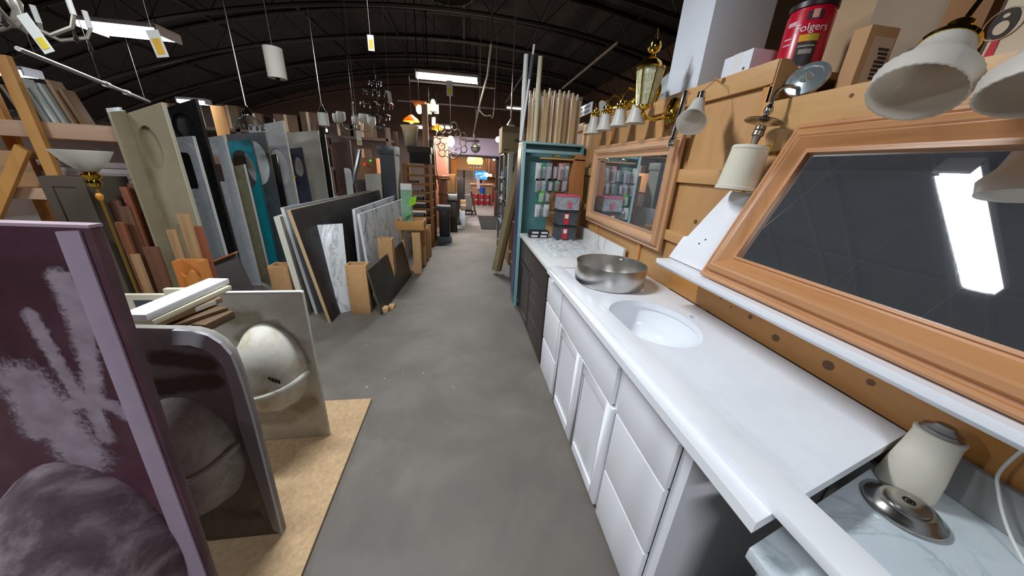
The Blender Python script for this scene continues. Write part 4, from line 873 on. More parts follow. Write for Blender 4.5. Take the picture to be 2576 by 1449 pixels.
# grey dusty vanity top with a rounded corner
Y = .985; g = lambda u, v, y=.985: at(u, v, y)
GRD = patchy('grey dusty resin', [(.25, '5c554d'), (.48, '88827b'), (.7, 'a6a29d'), (.85, 'b4b2b0')], 3.2, .7, 9, .15)
BOW = patchy('grey dusty bowl', [(.25, '7a7368'), (.55, 'a9a398'), (.8, 'bab7b0')], 9, .85, 9, .35)
ol = [g(440, 827), g(490, 829), g(528, 840), g(560, 860), g(585, 888), g(600, 925), g(615, 968), g(640, 1052)]
ol += [V((-.757, Y, FZ))]
outer = [V((-1.30, Y, FZ)), V((-1.28, Y, ol[0].z + .02))] + ol
t = thing('sink_counter', 'grey dusty vanity top with a rounded corner, standing behind the maroon one', 'vanity top', (-1.0, Y, FZ))
part(t, 'slab', B().prism(outer, (0, .024, 0)), GRD, .003)
inset = []
cen = V((-1.02, Y, .5))
b = B()
for i in range(len(ol) - 1):
    p, q = ol[i], ol[i + 1]; f = lambda p: p + (cen - p).normalized() * .052
    b.prism([p, q, f(q), f(p)], (0, -.012, 0))
part(t, 'raised_rim', b, plain('grey resin rim', 'a6a5a9', .5, 0, .12, 10))
overlay(t, 'glue_stain', [g(350, 1050), g(590, 1050), g(555, 880), g(345, 860)], 60, 50, [([(395, 900), (460, 905), (525, 915)], .055), ([(400, 975), (470, 965), (540, 960)], .06)], [(.3, '3a2c22'), (.7, '574634')], Y, scale=14)
overlay(t, 'dust', [V((-1.25, Y, .03)), V((-.81, Y, .03)), V((-.82, Y, .42)), V((-1.25, Y, .42))], 40, 40, [([(560, 1330), (660, 1330)], .2)], [(.3, '6e665b'), (.7, '8b8478')], Y, scale=8)
dome(V((-.955, Y, .49)), .145, .235, .15, BOW, t, lip=.05)
b = B(); part(t, 'bowl_rib', B().tube([V((-.955 + .15 * math.cos(a), Y - .012 - .148 * math.sin(a) , .50 + .03 * math.cos(a))) for a in [math.pi * i / 14 for i in range(15)]], .012, 8), BOW)
# dusty white vanity top
Y = 1.5; g = lambda u, v, y=1.5: at(u, v, y)
WHD = patchy('dusty white resin', [(.22, 'a09886'), (.4, 'c2bcae'), (.58, 'd8d4ca'), (.8, 'e0ded9')], 2.6, .65, 9, .12)
BOC = patchy('stained cream bowl', [(.22, '9a8a66'), (.36, 'bdb08e'), (.5, 'd2cec2'), (.8, 'dededc')], 6, .8, 9, .35)
t = thing('sink_counter', 'dusty white vanity top with its stained bowl bulging out, standing on the particleboard', 'vanity top', (-.97, Y, FZ))
A, Bq = g(514, 741), g(760, 738)
part(t, 'slab', B().prism([V((A.x - .01, Y, FZ)), V((Bq.x - .006, Y, FZ)), Bq, A], (0, .022, 0)), WHD, .004)
part(t, 'top_edge', B().prism([A + V((0, 0, .0005)), Bq + V((0, 0, .0005)), Bq + V((-.004, 0, .008)), A + V((0, 0, .008))], (0, .022, 0)), plain('clean white edge', 'd8d8d8', .4, 0, .03))
dome(V((-.955, Y, .50)), .145, .235, .16, BOC, t, lip=.045)
part(t, 'bowl_rib', B().tube([V((-.955 + .152 * math.cos(a), Y - .012 - .160 * math.sin(a), .44 + .03 * math.cos(a))) for a in [math.pi * i / 14 for i in range(15)]], .013, 8), plain('cream rib', 'c8c4b8', .7, 0, .1, 20))
overlay(t, 'brown_dust', [V((A.x, Y, .05)), V((Bq.x - .02, Y, .05)), V((Bq.x - .02, Y, .87)), V((A.x, Y, .87))], 50, 70, [([(540, 790), (590, 800), (640, 800)], .09), ([(600, 850), (640, 820), (690, 815), (740, 860), (770, 910)], .05), ([(640, 1050), (720, 1050), (780, 1010)], .1)], [(.3, 'a89c86'), (.7, 'b9af9c')], Y, scale=26, lo_=.3, hi_=1.1)
b = B(); random.seed(2)
for k in range(4):
    q = V((-.90 + .012 * k, Y - .151, .52 - .006 * k)); b.obox(q, (.009, .003, 0), (0, 0, .022), (0, -.001, 0))
part(t, 'stamped_marks', b, INK)
# cream slab behind, and the loose trim boards lying across the tops
A, Bq = at(296, 742, 1.8), at(500, 737, 1.8)
t = thing('sink_counter', 'cream vanity slab standing behind the trim boards', 'vanity top', ((A.x + Bq.x) / 2, 1.8, 0))
part(t, 'slab', B().box(A.x, Bq.x, 1.8, 1.825, 0, A.z), patchy('cream resin', [(.3, 'bdb49c'), (.7, 'd3ccb8')], 5, .5, 7, .05), .003); part(t, 'dark_patch', B().box(A.x + .06, A.x + .15, 1.7985, 1.8, A.z - .11, A.z - .03), plain('slate patch', '4d5259', .6, 0, .1))
p0, p1 = at(428, 742, 1.79), at(474, 722, 1.79); solo('moulding_board', B().box(p0.x, p1.x, 1.76, 1.785, .0, p1.z), plain('cream paint trim', 'd6cfb6', .5, 0, .04), 'short cream board standing against the cream slab', 'board', .003)
def lay(label, n0, f0, z, w, th, m, tilt=0):
    P0, P1 = atz(*n0, z), atz(*f0, z); return solo('moulding_board', B().bar(P0, P1, w, th), m, label, 'board', .002, group='trim boards lying on the vanity tops')
lay('white painted trim board, topmost of the loose boards', (335, 800), (552, 706), 1.005, .075, .022, WHITE)
lay('cream trim board right under the white one', (350, 812), (556, 722), .982, .085, .018, plain('cream paint trim', 'd6cfb6'))
P0, P1 = atz(380, 815, .96), atz(545, 752, .96)
t = thing('moulding_board', 'raw wood trim board with a white paper label among the loose boards', 'board', P0, 'trim boards lying on the vanity tops')
RAW = wood('raw brown trim', 'a68a66', '7f6444', 'Y', .6, 10)
part(t, 'board', B().bar(P0, P1, .05, .02), RAW, .002); dd = (P1 - P0); part(t, 'paper_label', B().bar(P0 + dd * .52 + V((.0255, -.003, 0)), P0 + dd * .86 + V((.0255, -.003, 0)), .002, .015), PAPER)
lay('dark wood trim board under the labelled one', (420, 822), (560, 775), .935, .06, .018, wood('dark trim', '6e5236', '54402b', 'Y', .6, 10))
lay('broken brown trim board, lowest of the loose boards', (500, 826), (575, 790), .915, .05, .03, wood('dark trim', '6e5236', '54402b', 'Y', .6, 10))
# ---------------------------------------------------------------- timber left rack
PK = wood('rack timber', 'cf9650', 'b57c3b', 'Z', .6, 10); PKX = wood('rack beam timber', 'c5a184', 'a98366', 'X', .6, 10)
Y = 3.5; g = lambda u, v, y=3.5: at(u, v, y)
t = thing('lumber_rack', 'timber lumber rack with orange posts and a pale beam at the left', 'rack', (-3.7, 3.6, 0))
pt, pb = g(62, 235), g(152, 590); part(t, 'post', B().obox(V((pt.x - .045, 3.44, 0)), (.09, 0, 0), (0, .04, 0), V((0, 0, 2.12))), PK, .003)
pt = g(100, 560); part(t, 'post', B().box(-4.35, -4.25, 3.95, 4.0, 0, 2.1), PK, .003)
q = g(200, 312); zb = q.z
part(t, 'beam', B().box(-5.2, -2.86, 3.50, 3.54, zb - .125, zb), PKX, .003); part(t, 'beam', B().box(-5.2, -2.86, 4.25, 4.29, zb - .125, zb), PKX, .003)
part(t, 'beam', B().box(-5.2, -2.86, 3.50, 3.54, 1.02, 1.12), PKX, .003); part(t, 'post', B().box(-2.98, -2.90, 4.2, 4.245, 0, zb - .13), PK, .003)
part(t, 'brace', B().bar((-4.2, 3.43, .75), (-3.66, 3.43, 1.45), .035, .09), PK, .003)
part(t, 'shelf', B().box(-5.2, -2.88, 3.55, 4.24, zb - .02, zb - .001), PLY); part(t, 'shelf', B().box(-5.2, -2.88, 3.55, 4.24, 1.10, 1.12), PLY)
random.seed(21)
cols = ['8c6f5c', '9a8f84', 'b7bdb9', 'c3cbc8', 'a6aba6', '8f7458', '7c5d40']
for k in range(7):
    x0 = -3.66 + .066 * k; h = .26 + .03 * (k % 3)
    solo('lath_bundle', B().obox((x0, 3.52, zb + .0005), (.026, 0, 0), (0, .10, 0), (-.07, 0, h)), plain('stored panel ' + str(k), cols[k], .5, 0, .08), f'{ORD[k]} panel of the leaning row on top of the lumber rack, from the left', 'panel', .002, group='panels on top of the lumber rack')
cols = ['a99a9c', 'b5a5a4', '9f8f8c', 'bab0ac', 'a3958f']
for k in range(5):
    z = 1.1205 + .048 * k; solo('lumber_board', B().box(-3.75 + .03 * (k % 2), -2.9 - .02 * (k % 3), 3.56 + .012 * (k % 2), 3.80, z, z + .046), wood('pale lumber ' + str(k), cols[k], '8a7a75', 'X', .7, 8), f'{ORD[k]} pale board from the bottom of the pile on the rack shelf', 'board', .002, group='pale boards on the rack shelf')
t = thing('carton', 'tan cardboard carton stored on the rack shelf behind the orange post', 'box', (-4.1, 3.7, 1.1205)); part(t, 'box_body', B().box(-4.3, -3.84, 3.6, 3.9, 1.1205, 1.42), CARD, .003); part(t, 'tape', B().box(-4.3, -3.84, 3.598, 3.6, 1.25, 1.29), plain('brown tape', 'a98a68'))
# taupe cabinet end with door
y = 3.1; A, Bq = at(100, 462, y), at(207, 448, y); zc = at(205, 447, y).z; TAU = plain('taupe cabinet', '54493f', .5, 0, .08, 8)
t = thing('base_cabinet', 'dark taupe shaker cabinet standing on end left of the torchiere lamp', 'cabinet', ((A.x + Bq.x) / 2, y, 0))
part(t, 'carcass', B().box(A.x, Bq.x, y + .022, y + .36, 0, zc), TAU, .003)
w = .07; b = B(); b.box(A.x, A.x + w, y, y + .02, .02, zc - .005).box(Bq.x - w, Bq.x, y, y + .02, .02, zc - .005).box(A.x + w, Bq.x - w, y, y + .02, .02, .02 + w).box(A.x + w, Bq.x - w, y, y + .02, zc - .005 - w, zc - .005)
d_ = part(t, 'door', b, TAU); part(d_, 'panel', B().box(A.x + w - .003, Bq.x - w + .003, y + .009, y + .016, .02 + w, zc - w), TAU)
# torchiere floor lamp
y = 2.75; p = at(236, 458, y); x = p.x; zr = at(200, 378, y).z; rr = (at(262, 380, y).x - at(138, 380, y).x) / 2; zn = at(222, 432, y).z
t = thing('torchiere_lamp', 'brass torchiere floor lamp with a wide white glass bowl', 'floor lamp', (x, y, 0))
part(t, 'bowl_shade', B().shell([(.04, 0), (rr * .45, (zr - zn) * .18), (rr * .72, (zr - zn) * .5), (rr * .92, (zr - zn) * .85), (rr, zr - zn)], (x, y, zn), n=36, th=.004), frosted('torchiere glass', 'e3e2d8', .35, .4), ang=60)
part(t, 'neck', B().lathe([(.008, -.11), (.03, -.10), (.042, -.075), (.03, -.055), (.05, -.035), (.055, -.02), (.03, -.005), (.045, 0)], (x, y, zn), n=24), BRASS)
part(t, 'pole', B().cyl((x, y, .02), (x, y, zn - .1), .011), plain('aged brass', 'b08f45', .3, .9, .1)); part(t, 'coupling', B().lathe([(.012, 0), (.02, .02), (.02, .035), (.012, .05)], (x, y, at(258, 497, y).z - .02), n=16), plain('amber coupling', 'c88a32', .4, .3, 0))
part(t, 'foot', B().lathe([(.14, 0), (.14, .012), (.08, .025), (.02, .03), (.012, .05)], (x, y, 0), n=32), BRASS)
# brown doors and boards leaning in the rack bay
random.seed(31); CH = [wood('cherry board', '7d4a30', '5c3320', 'Z', .45, 12), wood('brown board', '6b4630', '4d3121', 'Z', .5, 12), wood('red brown board', '8a4e35', '6a3823', 'Z', .45, 12), wood('tan board', '9c7a55', '80613f', 'Z', .55, 12)]
spec = [((272, 505), (296, 503), 3.2, 1, 'dark brown door leaning behind the lamp pole'), ((298, 470), (316, 468), 3.24, 2, 'red-brown door stile with a curved top behind the lamp pole'), ((318, 462), (342, 458), 3.28, 0, 'tall cherry board close beside the beige vanity top'),
        ((286, 560), (308, 558), 3.0, 0, 'short cherry cabinet door in front of the brown door'), ((325, 640), (342, 636), 2.6, 3, 'tan board end standing low before the lamp pole'), ((300, 520), (322, 517), 3.05, 1, 'brown drawer front leaning before the cherry board'), ((356, 622), (392, 614), 2.98, 1, 'brown box panel below the white-edged boards'),
        ((416, 578), (438, 575), 2.42, 3, 'tan board left of the tall narrow board'), ((442, 538), (468, 534), 2.40, 3, 'tall narrow light brown board behind the scalloped bracket'), ((470, 570), (502, 566), 2.46, 2, 'reddish board with a moulded top right of the tall narrow board')]
for (tl, tr2, y, mi, lab) in spec:
    a, c = at(*tl, y), at(*tr2, y); t = thing('wood_board', lab, 'board', ((a.x + c.x) / 2, y, 0), 'wooden boards leaning in the rack bay')
    part(t, 'board', B().box(a.x, c.x, y, y + .025, 0, a.z), CH[mi], .004)
    part(t, 'end_grain', B().box(a.x + .004, c.x - .004, y + .004, y + .021, a.z, a.z + .002), CH[(mi + 3) % 4])
y = 2.3; a, c = at(430, 658, y), at(500, 655, y)
t = thing('wood_bracket', 'orange wooden bracket box with a scalloped front rail', 'bracket', ((a.x + c.x) / 2, y, 0)); OR = wood('orange oak', 'b87638', '9c5f2b', 'Z', .45, 10)
part(t, 'back_board', B().box(a.x, c.x, y + .06, y + .075, 0, a.z), OR, .002); part(t, 'side', B().box(a.x, a.x + .016, y, y + .06, 0, a.z), OR, .002); part(t, 'side', B().box(c.x - .016, c.x, y, y + .06, 0, a.z), OR, .002)
xs = [a.x + .016 + (c.x - a.x - .032) * i / 16 for i in range(17)]; zz = a.z - .09
part(t, 'scalloped_rail', B().prism([V((x, y + .02, zz + .025 * math.cos((x - (a.x + c.x) / 2) / (c.x - a.x) * 12))) for x in xs] + [V((c.x - .016, y + .02, .0)), V((a.x + .016, y + .02, .0))], (0, .014, 0)), OR, .001)
# dark leaning cabinet front with a copper edge
y = 2.95; q = [at(524, 664, y), at(592, 637, y), at(642, 737, y)]
t = thing('leaning_cabinet_board', 'dark grey cabinet front with a copper top edge leaning before the grey slabs', 'cabinet front', (q[1].x, y, 0))
part(t, 'panel', B().prism([q[0], q[1], V((q[2].x + .05, y, 0)), V((q[0].x + .06, y, 0))], (0, .02, 0)), plain('charcoal panel', '4a4642', .45, 0, .08), .002)
part(t, 'copper_edge', B().bar(q[0] + V((0, .005, .004)), q[1] + V((0, .005, .004)), .06, .014), wood('copper edge', 'a8603a', '8a4a2a', 'X', .4, 8), .003)
# ================================================================ BACK OF THE AISLE
def rect(u0, v0, u1, v1, y):
    a, b_ = at(u0, v1, y), at(u1, v0, y); c = at(u0, v0, y); d = at(u1, v1, y)
    return min(a.x, c.x) * .5 + max(a.x, c.x) * .5, (b_.x + d.x) / 2, min(a.z, d.z), max(b_.z, c.z)
def pbox(name, label, cat, r, y, dep, m, floor=False, bev=.004, group=None, extra=None):
    x0, x1, z0, z1 = rect(*r, y); z0 = 0 if floor else z0
    t = thing(name, label, cat, ((x0 + x1) / 2, y + dep / 2, z0), group); part(t, 'body', B().box(x0, x1, y, y + dep, z0, z1), m, bev)
    if extra: extra(t, x0, x1, y, y + dep, z0, z1)
    return t, x0, x1, z0, z1
# timber slat rack
y = 6.15; xl_, xr_ = at(1017, 440, y).x, at(1083, 440, y).x; zt_ = at(1080, 414, y).z; RK = wood('rack slat wood', 'a5713a', '875727', 'X', .55, 10); RKZ = wood('rack post wood', 'a5713a', '875727', 'Z', .55, 10)
t = thing('slat_rack', 'tall brown timber rack of many open shelves behind the green packets', 'rack', ((xl_ + xr_) / 2, y + .2, 0))
for x in (xl_, xr_):
    for yy in (y, y + .42): part(t, 'post', B().box(x - .03, x + .03, yy, yy + .04, 0, zt_), RKZ, .003)
for k in range(10):
    z = .10 + (zt_ - .14) * k / 9
    part(t, 'rail', B().box(xl_ + .03, xr_ - .03, y + .005, y + .03, z - .02, z + .022), RK, .002); part(t, 'shelf', B().box(xl_ - .02, xr_ + .02, y + .04, y + .42, z, z + .012), plain('rack shelf dark', '3b2c20', .7, 0, .1))
random.seed(8)
for k in range(6):
    z = .10 + (zt_ - .14) * (2 + k) / 9 + .0125; w = random.uniform(.12, .3); x = xl_ + .04 + random.uniform(0, .1)
    solo('shelf_item', B().box(x, x + w, y + .1, y + .34, z, z + random.uniform(.03, .08)), plain('shelf item %d' % (k % 3), ['4a4640', '837a6c', '5b4334'][k % 3], .6, 0, .1), f'{["dark", "pale", "brown"][k % 3]} flat parcel on the slat rack, {ORD[k]} shelf up', 'parcel', .003, group='parcels on the slat rack')
pbox('tool_case', 'black soft case lying on top of the slat rack', 'case', (1030, 387, 1082, 410), 6.2, .3, plain('black fabric case', '26221f', .8, 0, .15))
t, x0, x1, z0, z1 = pbox('dark_crate', 'dark wooden crate lid above the black case on the rack', 'crate', (1024, 370, 1084, 383), 6.25, .3, plain('dark crate', '3c3430', .7, 0, .1))
# big alabaster shade
y = 6.3; a, c = at(1031, 374, y), at(1031, 314, y); r1 = (at(1056, 318, y).x - at(1007, 318, y).x) / 2
t = thing('alabaster_shade', 'large flared alabaster glass shade with a price sticker on the dark crate', 'lamp shade', (a.x, y + r1, z1)); h = c.z - z1
part(t, 'shade', B().shell([(r1 * .5, 0), (r1 * .62, h * .05), (r1 * .7, h * .45), (r1 * .82, h * .8), (r1 * 1.02, h)], (a.x, y + r1, z1 + .0005), n=32, th=.006), frosted('alabaster', 'cbbfa6', .45, .4), ang=60)
part(t, 'sticker', B().box(a.x - r1 * .35, a.x - r1 * .1, y + r1 * .22, y + r1 * .225, z1 + h * .45, z1 + h * .75), PAPER)
# tray of packets on the pine posts
y = 4.52; x0, x1, z0, z1 = rect(997, 557, 1064, 578, y); TR = wood('tray wood', 'c89455', 'ad7a3e', 'X', .55, 8); dp = .32
t = thing('wooden_tray', 'open wooden tray of small parts resting on the pine posts', 'tray', ((x0 + x1) / 2, y + dp / 2, z0))
part(t, 'bottom', B().box(x0, x1, y, y + dp, z0, z0 + .012), TR); part(t, 'front', B().box(x0, x1, y - .012, y, z0, z1), TR, .002); part(t, 'back', B().box(x0, x1, y + dp, y + dp + .012, z0, z1), TR, .002); part(t, 'side', B().box(x0 - .012, x0, y - .012, y + dp + .012, z0, z1), TR, .002); part(t, 'side', B().box(x1, x1 + .012, y - .012, y + dp + .012, z0, z1), TR, .002)
part(t, 'leg', B().box(x0 + .02, x0 + .05, y + .2, y + .24, 0, z0), PNW); part(t, 'leg', B().box(x1 - .16, x1 - .13, y + .25, y + .29, 0, z0), PNW)
zt0 = z0 + .0125
for k, (dx, dy, w, h, mm, lab) in enumerate(((.05, .06, .08, .07, plain('grey packet', '8a8d90', .4, 0, .2), 'grey boxed fitting in the wooden tray'), (.16, .08, .07, .085, plain('silver packet', 'a7abae', .3, .3, .2), 'silver wrapped fitting in the wooden tray'), (.004, .2, .05, .12, CARDP, 'small open cardboard box at the back of the wooden tray'))):
    solo('small_packet', B().box(x0 + dx, x0 + dx + w, y + dy, y + dy + .07, zt0, zt0 + h), mm, lab, 'packet', .004, group='packets in the wooden tray')
GRN = plain('green plastic', '2fae4e', .35, 0, .1)
p0 = V((x0 + .09, y + .22, zt0 + .121)); solo('green_packet', B().bar(p0, p0 + V((.10, -.03, .09)), .06, .02), film('green film', .8, (.35, .85, .5)), 'green plastic packet leaning on the tray boxes', 'packet', .004)
y2 = y + .27; a, c = at(1024, 540, y2), at(1020, 462, y2)
t = thing('green_tube_pack', 'tall clear pack of green tubes with a white top standing in the tray', 'tube pack', (a.x, y2, zt0)); hh = c.z - zt0; d = V((c.x - a.x, 0, hh))
ax_ = d.normalized()
for k in range(5): q = V((a.x - .05 + .028 * k, y2, zt0)); part(t, 'tube', B().cyl(q, q + ax_ * hh * .86, .012, n=10), GRN)
part(t, 'white_header', B().obox(V((a.x - .07, y2 - .015, zt0)) + ax_ * hh * .86, (.15, 0, 0), (0, .03, 0), ax_ * hh * .14), PAPER, .003)
part(t, 'wrap', B().obox(V((a.x - .072, y2 - .018, zt0 + .002)), (.154, 0, 0), (0, .036, 0), ax_ * hh * .86), film('tray film', .25))
yg = y + .15; q0, q1, q2 = at(1029, 518, yg), at(1044, 514, yg), at(1033, 497, yg)
t = thing('price_sign', 'neon yellow-green handwritten price sign on the tray', 'sign', q0)
uu, vv_ = (q1 - q0), (q2 - q0); part(t, 'card', B().obox(q0, uu, vv_, (0, .003, 0)), plain('neon green card', 'a6ee1c', .6, 0, 0))
b = B()
for k in range(3):
    for j in range(4): o_ = q0 + uu * (.1 + .21 * j) + vv_ * (.16 + .27 * k) + V((0, -.0016, 0)); b.obox(o_, uu * .10, vv_ * .16, (0, .001, 0))
part(t, 'handwriting', b, plain('sign ink', '4c7a18', .7, 0, 0)); part(t, 'stick', B().cyl(V((q0.x + .02, yg + .006, zt0)), q0 + V((.02, .006, .02)), .004, n=8), PNW)
# dark pillar with chain, bins
CR_ = plain('black steel post', '1f1e1f', .35, .5, .1)
p = atz(1096, 604); x = p.x; t = thing('steel_post', 'dark steel post with hanging chains right of the slat rack', 'post', (x, p.y, 0)); zt2 = at(1089, 352, p.y).z
part(t, 'post', B().box(x - .05, x + .03, p.y, p.y + .08, 0, zt2), CR_, .004)
for k in range(3): part(t, 'chain', B().tube([(x - .02 + .03 * k, p.y - .02, zt2 - .05), (x + .0 + .03 * k, p.y - .03, zt2 - .5), (x + .05 * k, p.y - .02, zt2 - 1.0 + .1 * k)], .010, 6), plain('chain steel', '6a6763', .35, .8, .3, 40))
q = atz(1121, 611); t = thing('waste_bin', 'tall black bin with a grey liner at the aisle edge', 'bin', (q.x, q.y + .15, .0)); zb_ = at(1121, 519, q.y).z
part(t, 'base_box', B().box(q.x - .17, q.x + .12, q.y, q.y + .3, 0, .12), plain('grey tub', '5d6163', .6, 0, .1), .006); part(t, 'bin', B().prism([(q.x - .12, q.y + .03, .12), (q.x + .09, q.y + .03, .12), (q.x + .09, q.y + .27, .12), (q.x - .12, q.y + .27, .12)], (.0, 0, zb_ - .2)), plain('black bin', '201d1e', .35, 0, .1), .01)
part(t, 'liner', B().box(q.x - .16, q.x + .11, q.y + .01, q.y + .29, zb_ - .10, zb_), plain('grey liner', '474b4f', .5, 0, .15), .02)
q = atz(1148, 578); P1 = q + V((.1, 0, .0))
t = thing('sink_slab', 'steel sink slab leaning beside the black bin', 'sink', q); part(t, 'slab', B().obox(q, (.16, .05, 0), (.0, .35, 0) and V((-.24, .45, .52)), (.01, 0, .02)), STEEL, .004); part(t, 'basin', B().obox(q + V((.03, .09, .13)), (.10, .03, 0), V((-.14, .27, .31)), (-.06, -.02, -.03)), DARKMETAL, .006)
# newel post, cabinets, counters on the left of the far aisle
NW = wood('newel cherry', '7a4b35', '633a28', 'Z', .5, 8)
y = 7.4; p = at(1113, 440, y); z1 = p.z; x = p.x
t = thing('newel_post', 'brown square newel post with a moulded cap', 'post', (x, y, 0)); part(t, 'shaft', B().box(x - .09, x + .09, y, y + .18, 0, z1 - .1), NW, .004); part(t, 'cap', B().lathe([(.16, 0), (.17, .03), (.15, .05), (.16, .07), (.13, .1)], (x, y + .09, z1 - .1), n=4), NW); part(t, 'collar', B().box(x - .105, x + .105, y - .015, y + .195, z1 - .42, z1 - .38), NW, .004)
def front(m2, name='door'):
    def f(t, x0, x1, y0, y1, z0, z1):
        w = x1 - x0; part(t, name, B().box(x0 + .02, x0 + w / 2 - .006, y0 - .018, y0 - .0005, z0 + .05, z1 - .04), m2, .004); part(t, name, B().box(x0 + w / 2 + .006, x1 - .02, y0 - .018, y0 - .0005, z0 + .05, z1 - .04), m2, .004)
    return f
OAK2 = wood('tan cabinet wood', '8d6a44', '755433', 'Z', .5, 8)
pbox('cabinet', 'tan wooden cabinet right of the newel post', 'cabinet', (1124, 440, 1146, 488), 7.9, .5, OAK2, extra=front(OAK2))
pbox('stone_counter', 'pale stone counter block under the tan cabinet', 'counter', (1120, 491, 1150, 503), 7.6, .28, plain('pale blue stone', 'a8b2b6', .4, 0, .1))
pbox('base_cabinet', 'dark base cabinet below the pale stone counter', 'cabinet', (1120, 505, 1150, 560), 7.62, .26, plain('dark base', '3a2f2b', .6, 0, .1), True, extra=front(plain('dark base', '3a2f2b')))
pbox('base_cabinet', 'black tall cabinet further down the left of the aisle', 'cabinet', (1150, 450, 1168, 545), 9.0, .5, plain('dark tall cabinet', '2d2724', .5, 0, .1), True, extra=front(plain('dark tall cabinet', '2d2724')))
pbox('carton', 'small tan carton by the black tall cabinet', 'box', (1158, 505, 1172, 527), 8.4, .28, CARD, extra=lambda t, x0, x1, y0, y1, z0, z1: part(t, 'tape', B().box(x0, x1, y0 - .002, y0, (z0 + z1) / 2 - .02, (z0 + z1) / 2 + .02), PAPER))
pbox('carton', 'white carton below the small tan carton', 'box', (1156, 530, 1170, 560), 8.4, .3, plain('white carton', 'e3e6ee'), True, extra=lambda t, x0, x1, y0, y1, z0, z1: part(t, 'tape', B().box(x0, x1, y0 - .002, y0, (z0 + z1) / 2 - .02, (z0 + z1) / 2 + .02), PAPER))
q = atz(1180, 541); t = thing('dolly', 'loaded black hand dolly on two wheels in the far aisle', 'dolly', q)
part(t, 'load', B().box(q.x - .14, q.x + .1, q.y + .05, q.y + .4, .16, .62), plain('grey load', '8f877c', .7, 0, .2), .01); part(t, 'deck', B().box(q.x - .2, q.x + .16, q.y, q.y + .45, .10, .15), BLACK, .006)
for s in (-.13, .1): part(t, 'wheel', B().cyl((q.x + s - .025, q.y + .06, .075), (q.x + s + .025, q.y + .06, .075), .075, n=18), BLACK)
p0, p1 = atz(1197, 540), at(1184, 480, 9.4); solo('leaning_stick', B().bar(p0, p1, .05, .03), wood('stick wood', '9a7458', '7c5a40', 'Z', .6, 8), 'brown stick leaning beside the dolly', 'stick', .003)
A = [atz(1198, 543), atz(1256, 543), atz(1270, 577), atz(1211, 577)]
solo('floor_mat', B().prism([V((A[3].x, A[3].y, .0)), V((1.05, A[3].y, 0)), V((1.05, A[0].y, 0)), V((A[3].x, A[0].y, 0))], (0, 0, .012)), plain('black rubber mat', '26211e', .9, 0, .2, 30), 'black rubber mat lying across the far aisle', 'mat', .003).name = 'rubber_mat'
# ---------------------------------------------------------------- far office
y = 14.2
t, x0, x1, z0, z1 = pbox('service_desk', 'tan wooden service desk in the far room', 'desk', (1187, 468, 1238, 515), y, .8, wood('desk wood', 'b78a64', '9a6f4b', 'X', .5, 4), True)
part(t, 'desk_top', B().box(x0 - .08, x1 + .08, y - .06, y + .86, z1, z1 + .05), wood('desk wood', 'b78a64', '9a6f4b'), .006)
dz = z1 + .0505
for k in range(8):
    col, row = k % 4, k // 4; p = at(1184 + 14.5 * col, 511, 13.55); z = 0.0 + row * .235
    t = thing('paint_can', f'red labelled paint can, {ORD[col]} from the left in the {["bottom", "top"][row]} row before the desk', 'paint can', (p.x, 13.5, z), 'red paint cans before the desk')
    part(t, 'can', B().lathe([(.105, .0), (.108, .006), (.105, .012), (.105, .215), (.109, .222), (.104, .23), (.0005, .228)], (p.x, 13.5, z), n=22), plain('can steel', 'a7a3a0', .3, .8, .1)); part(t, 'label', B().lathe([(.1062, .03), (.1066, .031), (.1066, .195), (.1062, .196)], (p.x, 13.5, z), n=22), plain('can red', 'b5202c', .45, 0, .25, 30))
p = at(1212, 482, 13.5); t = thing('bucket', 'blue bucket standing on the red paint cans', 'bucket', (p.x + .03, 13.5, .4695)); part(t, 'pail', B().shell([(.09, 0), (.12, .24)], (p.x + .03, 13.5, .4705), n=22, th=.006), plain('bucket blue', '1f54b8', .4, 0, .03)); part(t, 'handle', B().tube([(p.x + .03 - .12, 13.5, .70), (p.x - .03, 13.5, .80), (p.x + .09, 13.5, .80), (p.x + .15, 13.5, .70)], .006, 6), CHROME)
p = at(1202, 462, 14.05); solo('towel', B().prism([V((p.x - .06, 14.10, 1.15)), V((p.x + .05, 14.10, 1.15)), V((p.x + .12, 14.10, .62)), V((p.x - .03, 14.10, .6))], (0, .02, 0)), plain('pale pink cloth', 'e8d3d6', .9, 0, .05), 'pale cloth hanging down the front of the service desk', 'cloth', .004)
a = at(1210, 441, 15.2); TV = emit('tv picture', '2f7fe0', 1.6)
t = thing('television', 'lit blue television screen above the far desk', 'television', a); part(t, 'bezel', B().box(a.x - .30, a.x + .30, 15.2, 15.24, a.z - .2, a.z + .2), BLACK, .006); part(t, 'screen', B().box(a.x - .28, a.x + .28, 15.195, 15.2, a.z - .18, a.z + .18), TV); part(t, 'stand', B().box(a.x - .05, a.x + .05, 15.21, 15.3, 0, a.z - .2), BLACK)
b = B(); random.seed(6)
for k in range(7): xx_, zz_ = a.x - .24 + random.uniform(0, .42), a.z - .15 + random.uniform(0, .25); b.box(xx_, xx_ + .09, 15.193, 15.1945, zz_, zz_ + .05)
part(t, 'picture_shapes', b, emit('tv light', '9fd4ff', 1.8))
for (u, v, lab, r) in ((1225, 440, 'glowing white bulb lamp beside the television', .09), (1234, 441, 'glowing warm bulb lamp right of the white one', .06), (1243, 401, 'white bulb light under the dark header', .05)):
    q = at(u, v, 15.0); t = thing('bulb_lamp', lab, 'lamp', q); part(t, 'bulb', B().ball(q, r), emit('warm bulb', 'fff1d0', 6)); part(t, 'stem', B().cyl(V((q.x, 15.0, q.z + r * .8)), V((q.x, 15.0, 2.548)), .012), DARKMETAL)
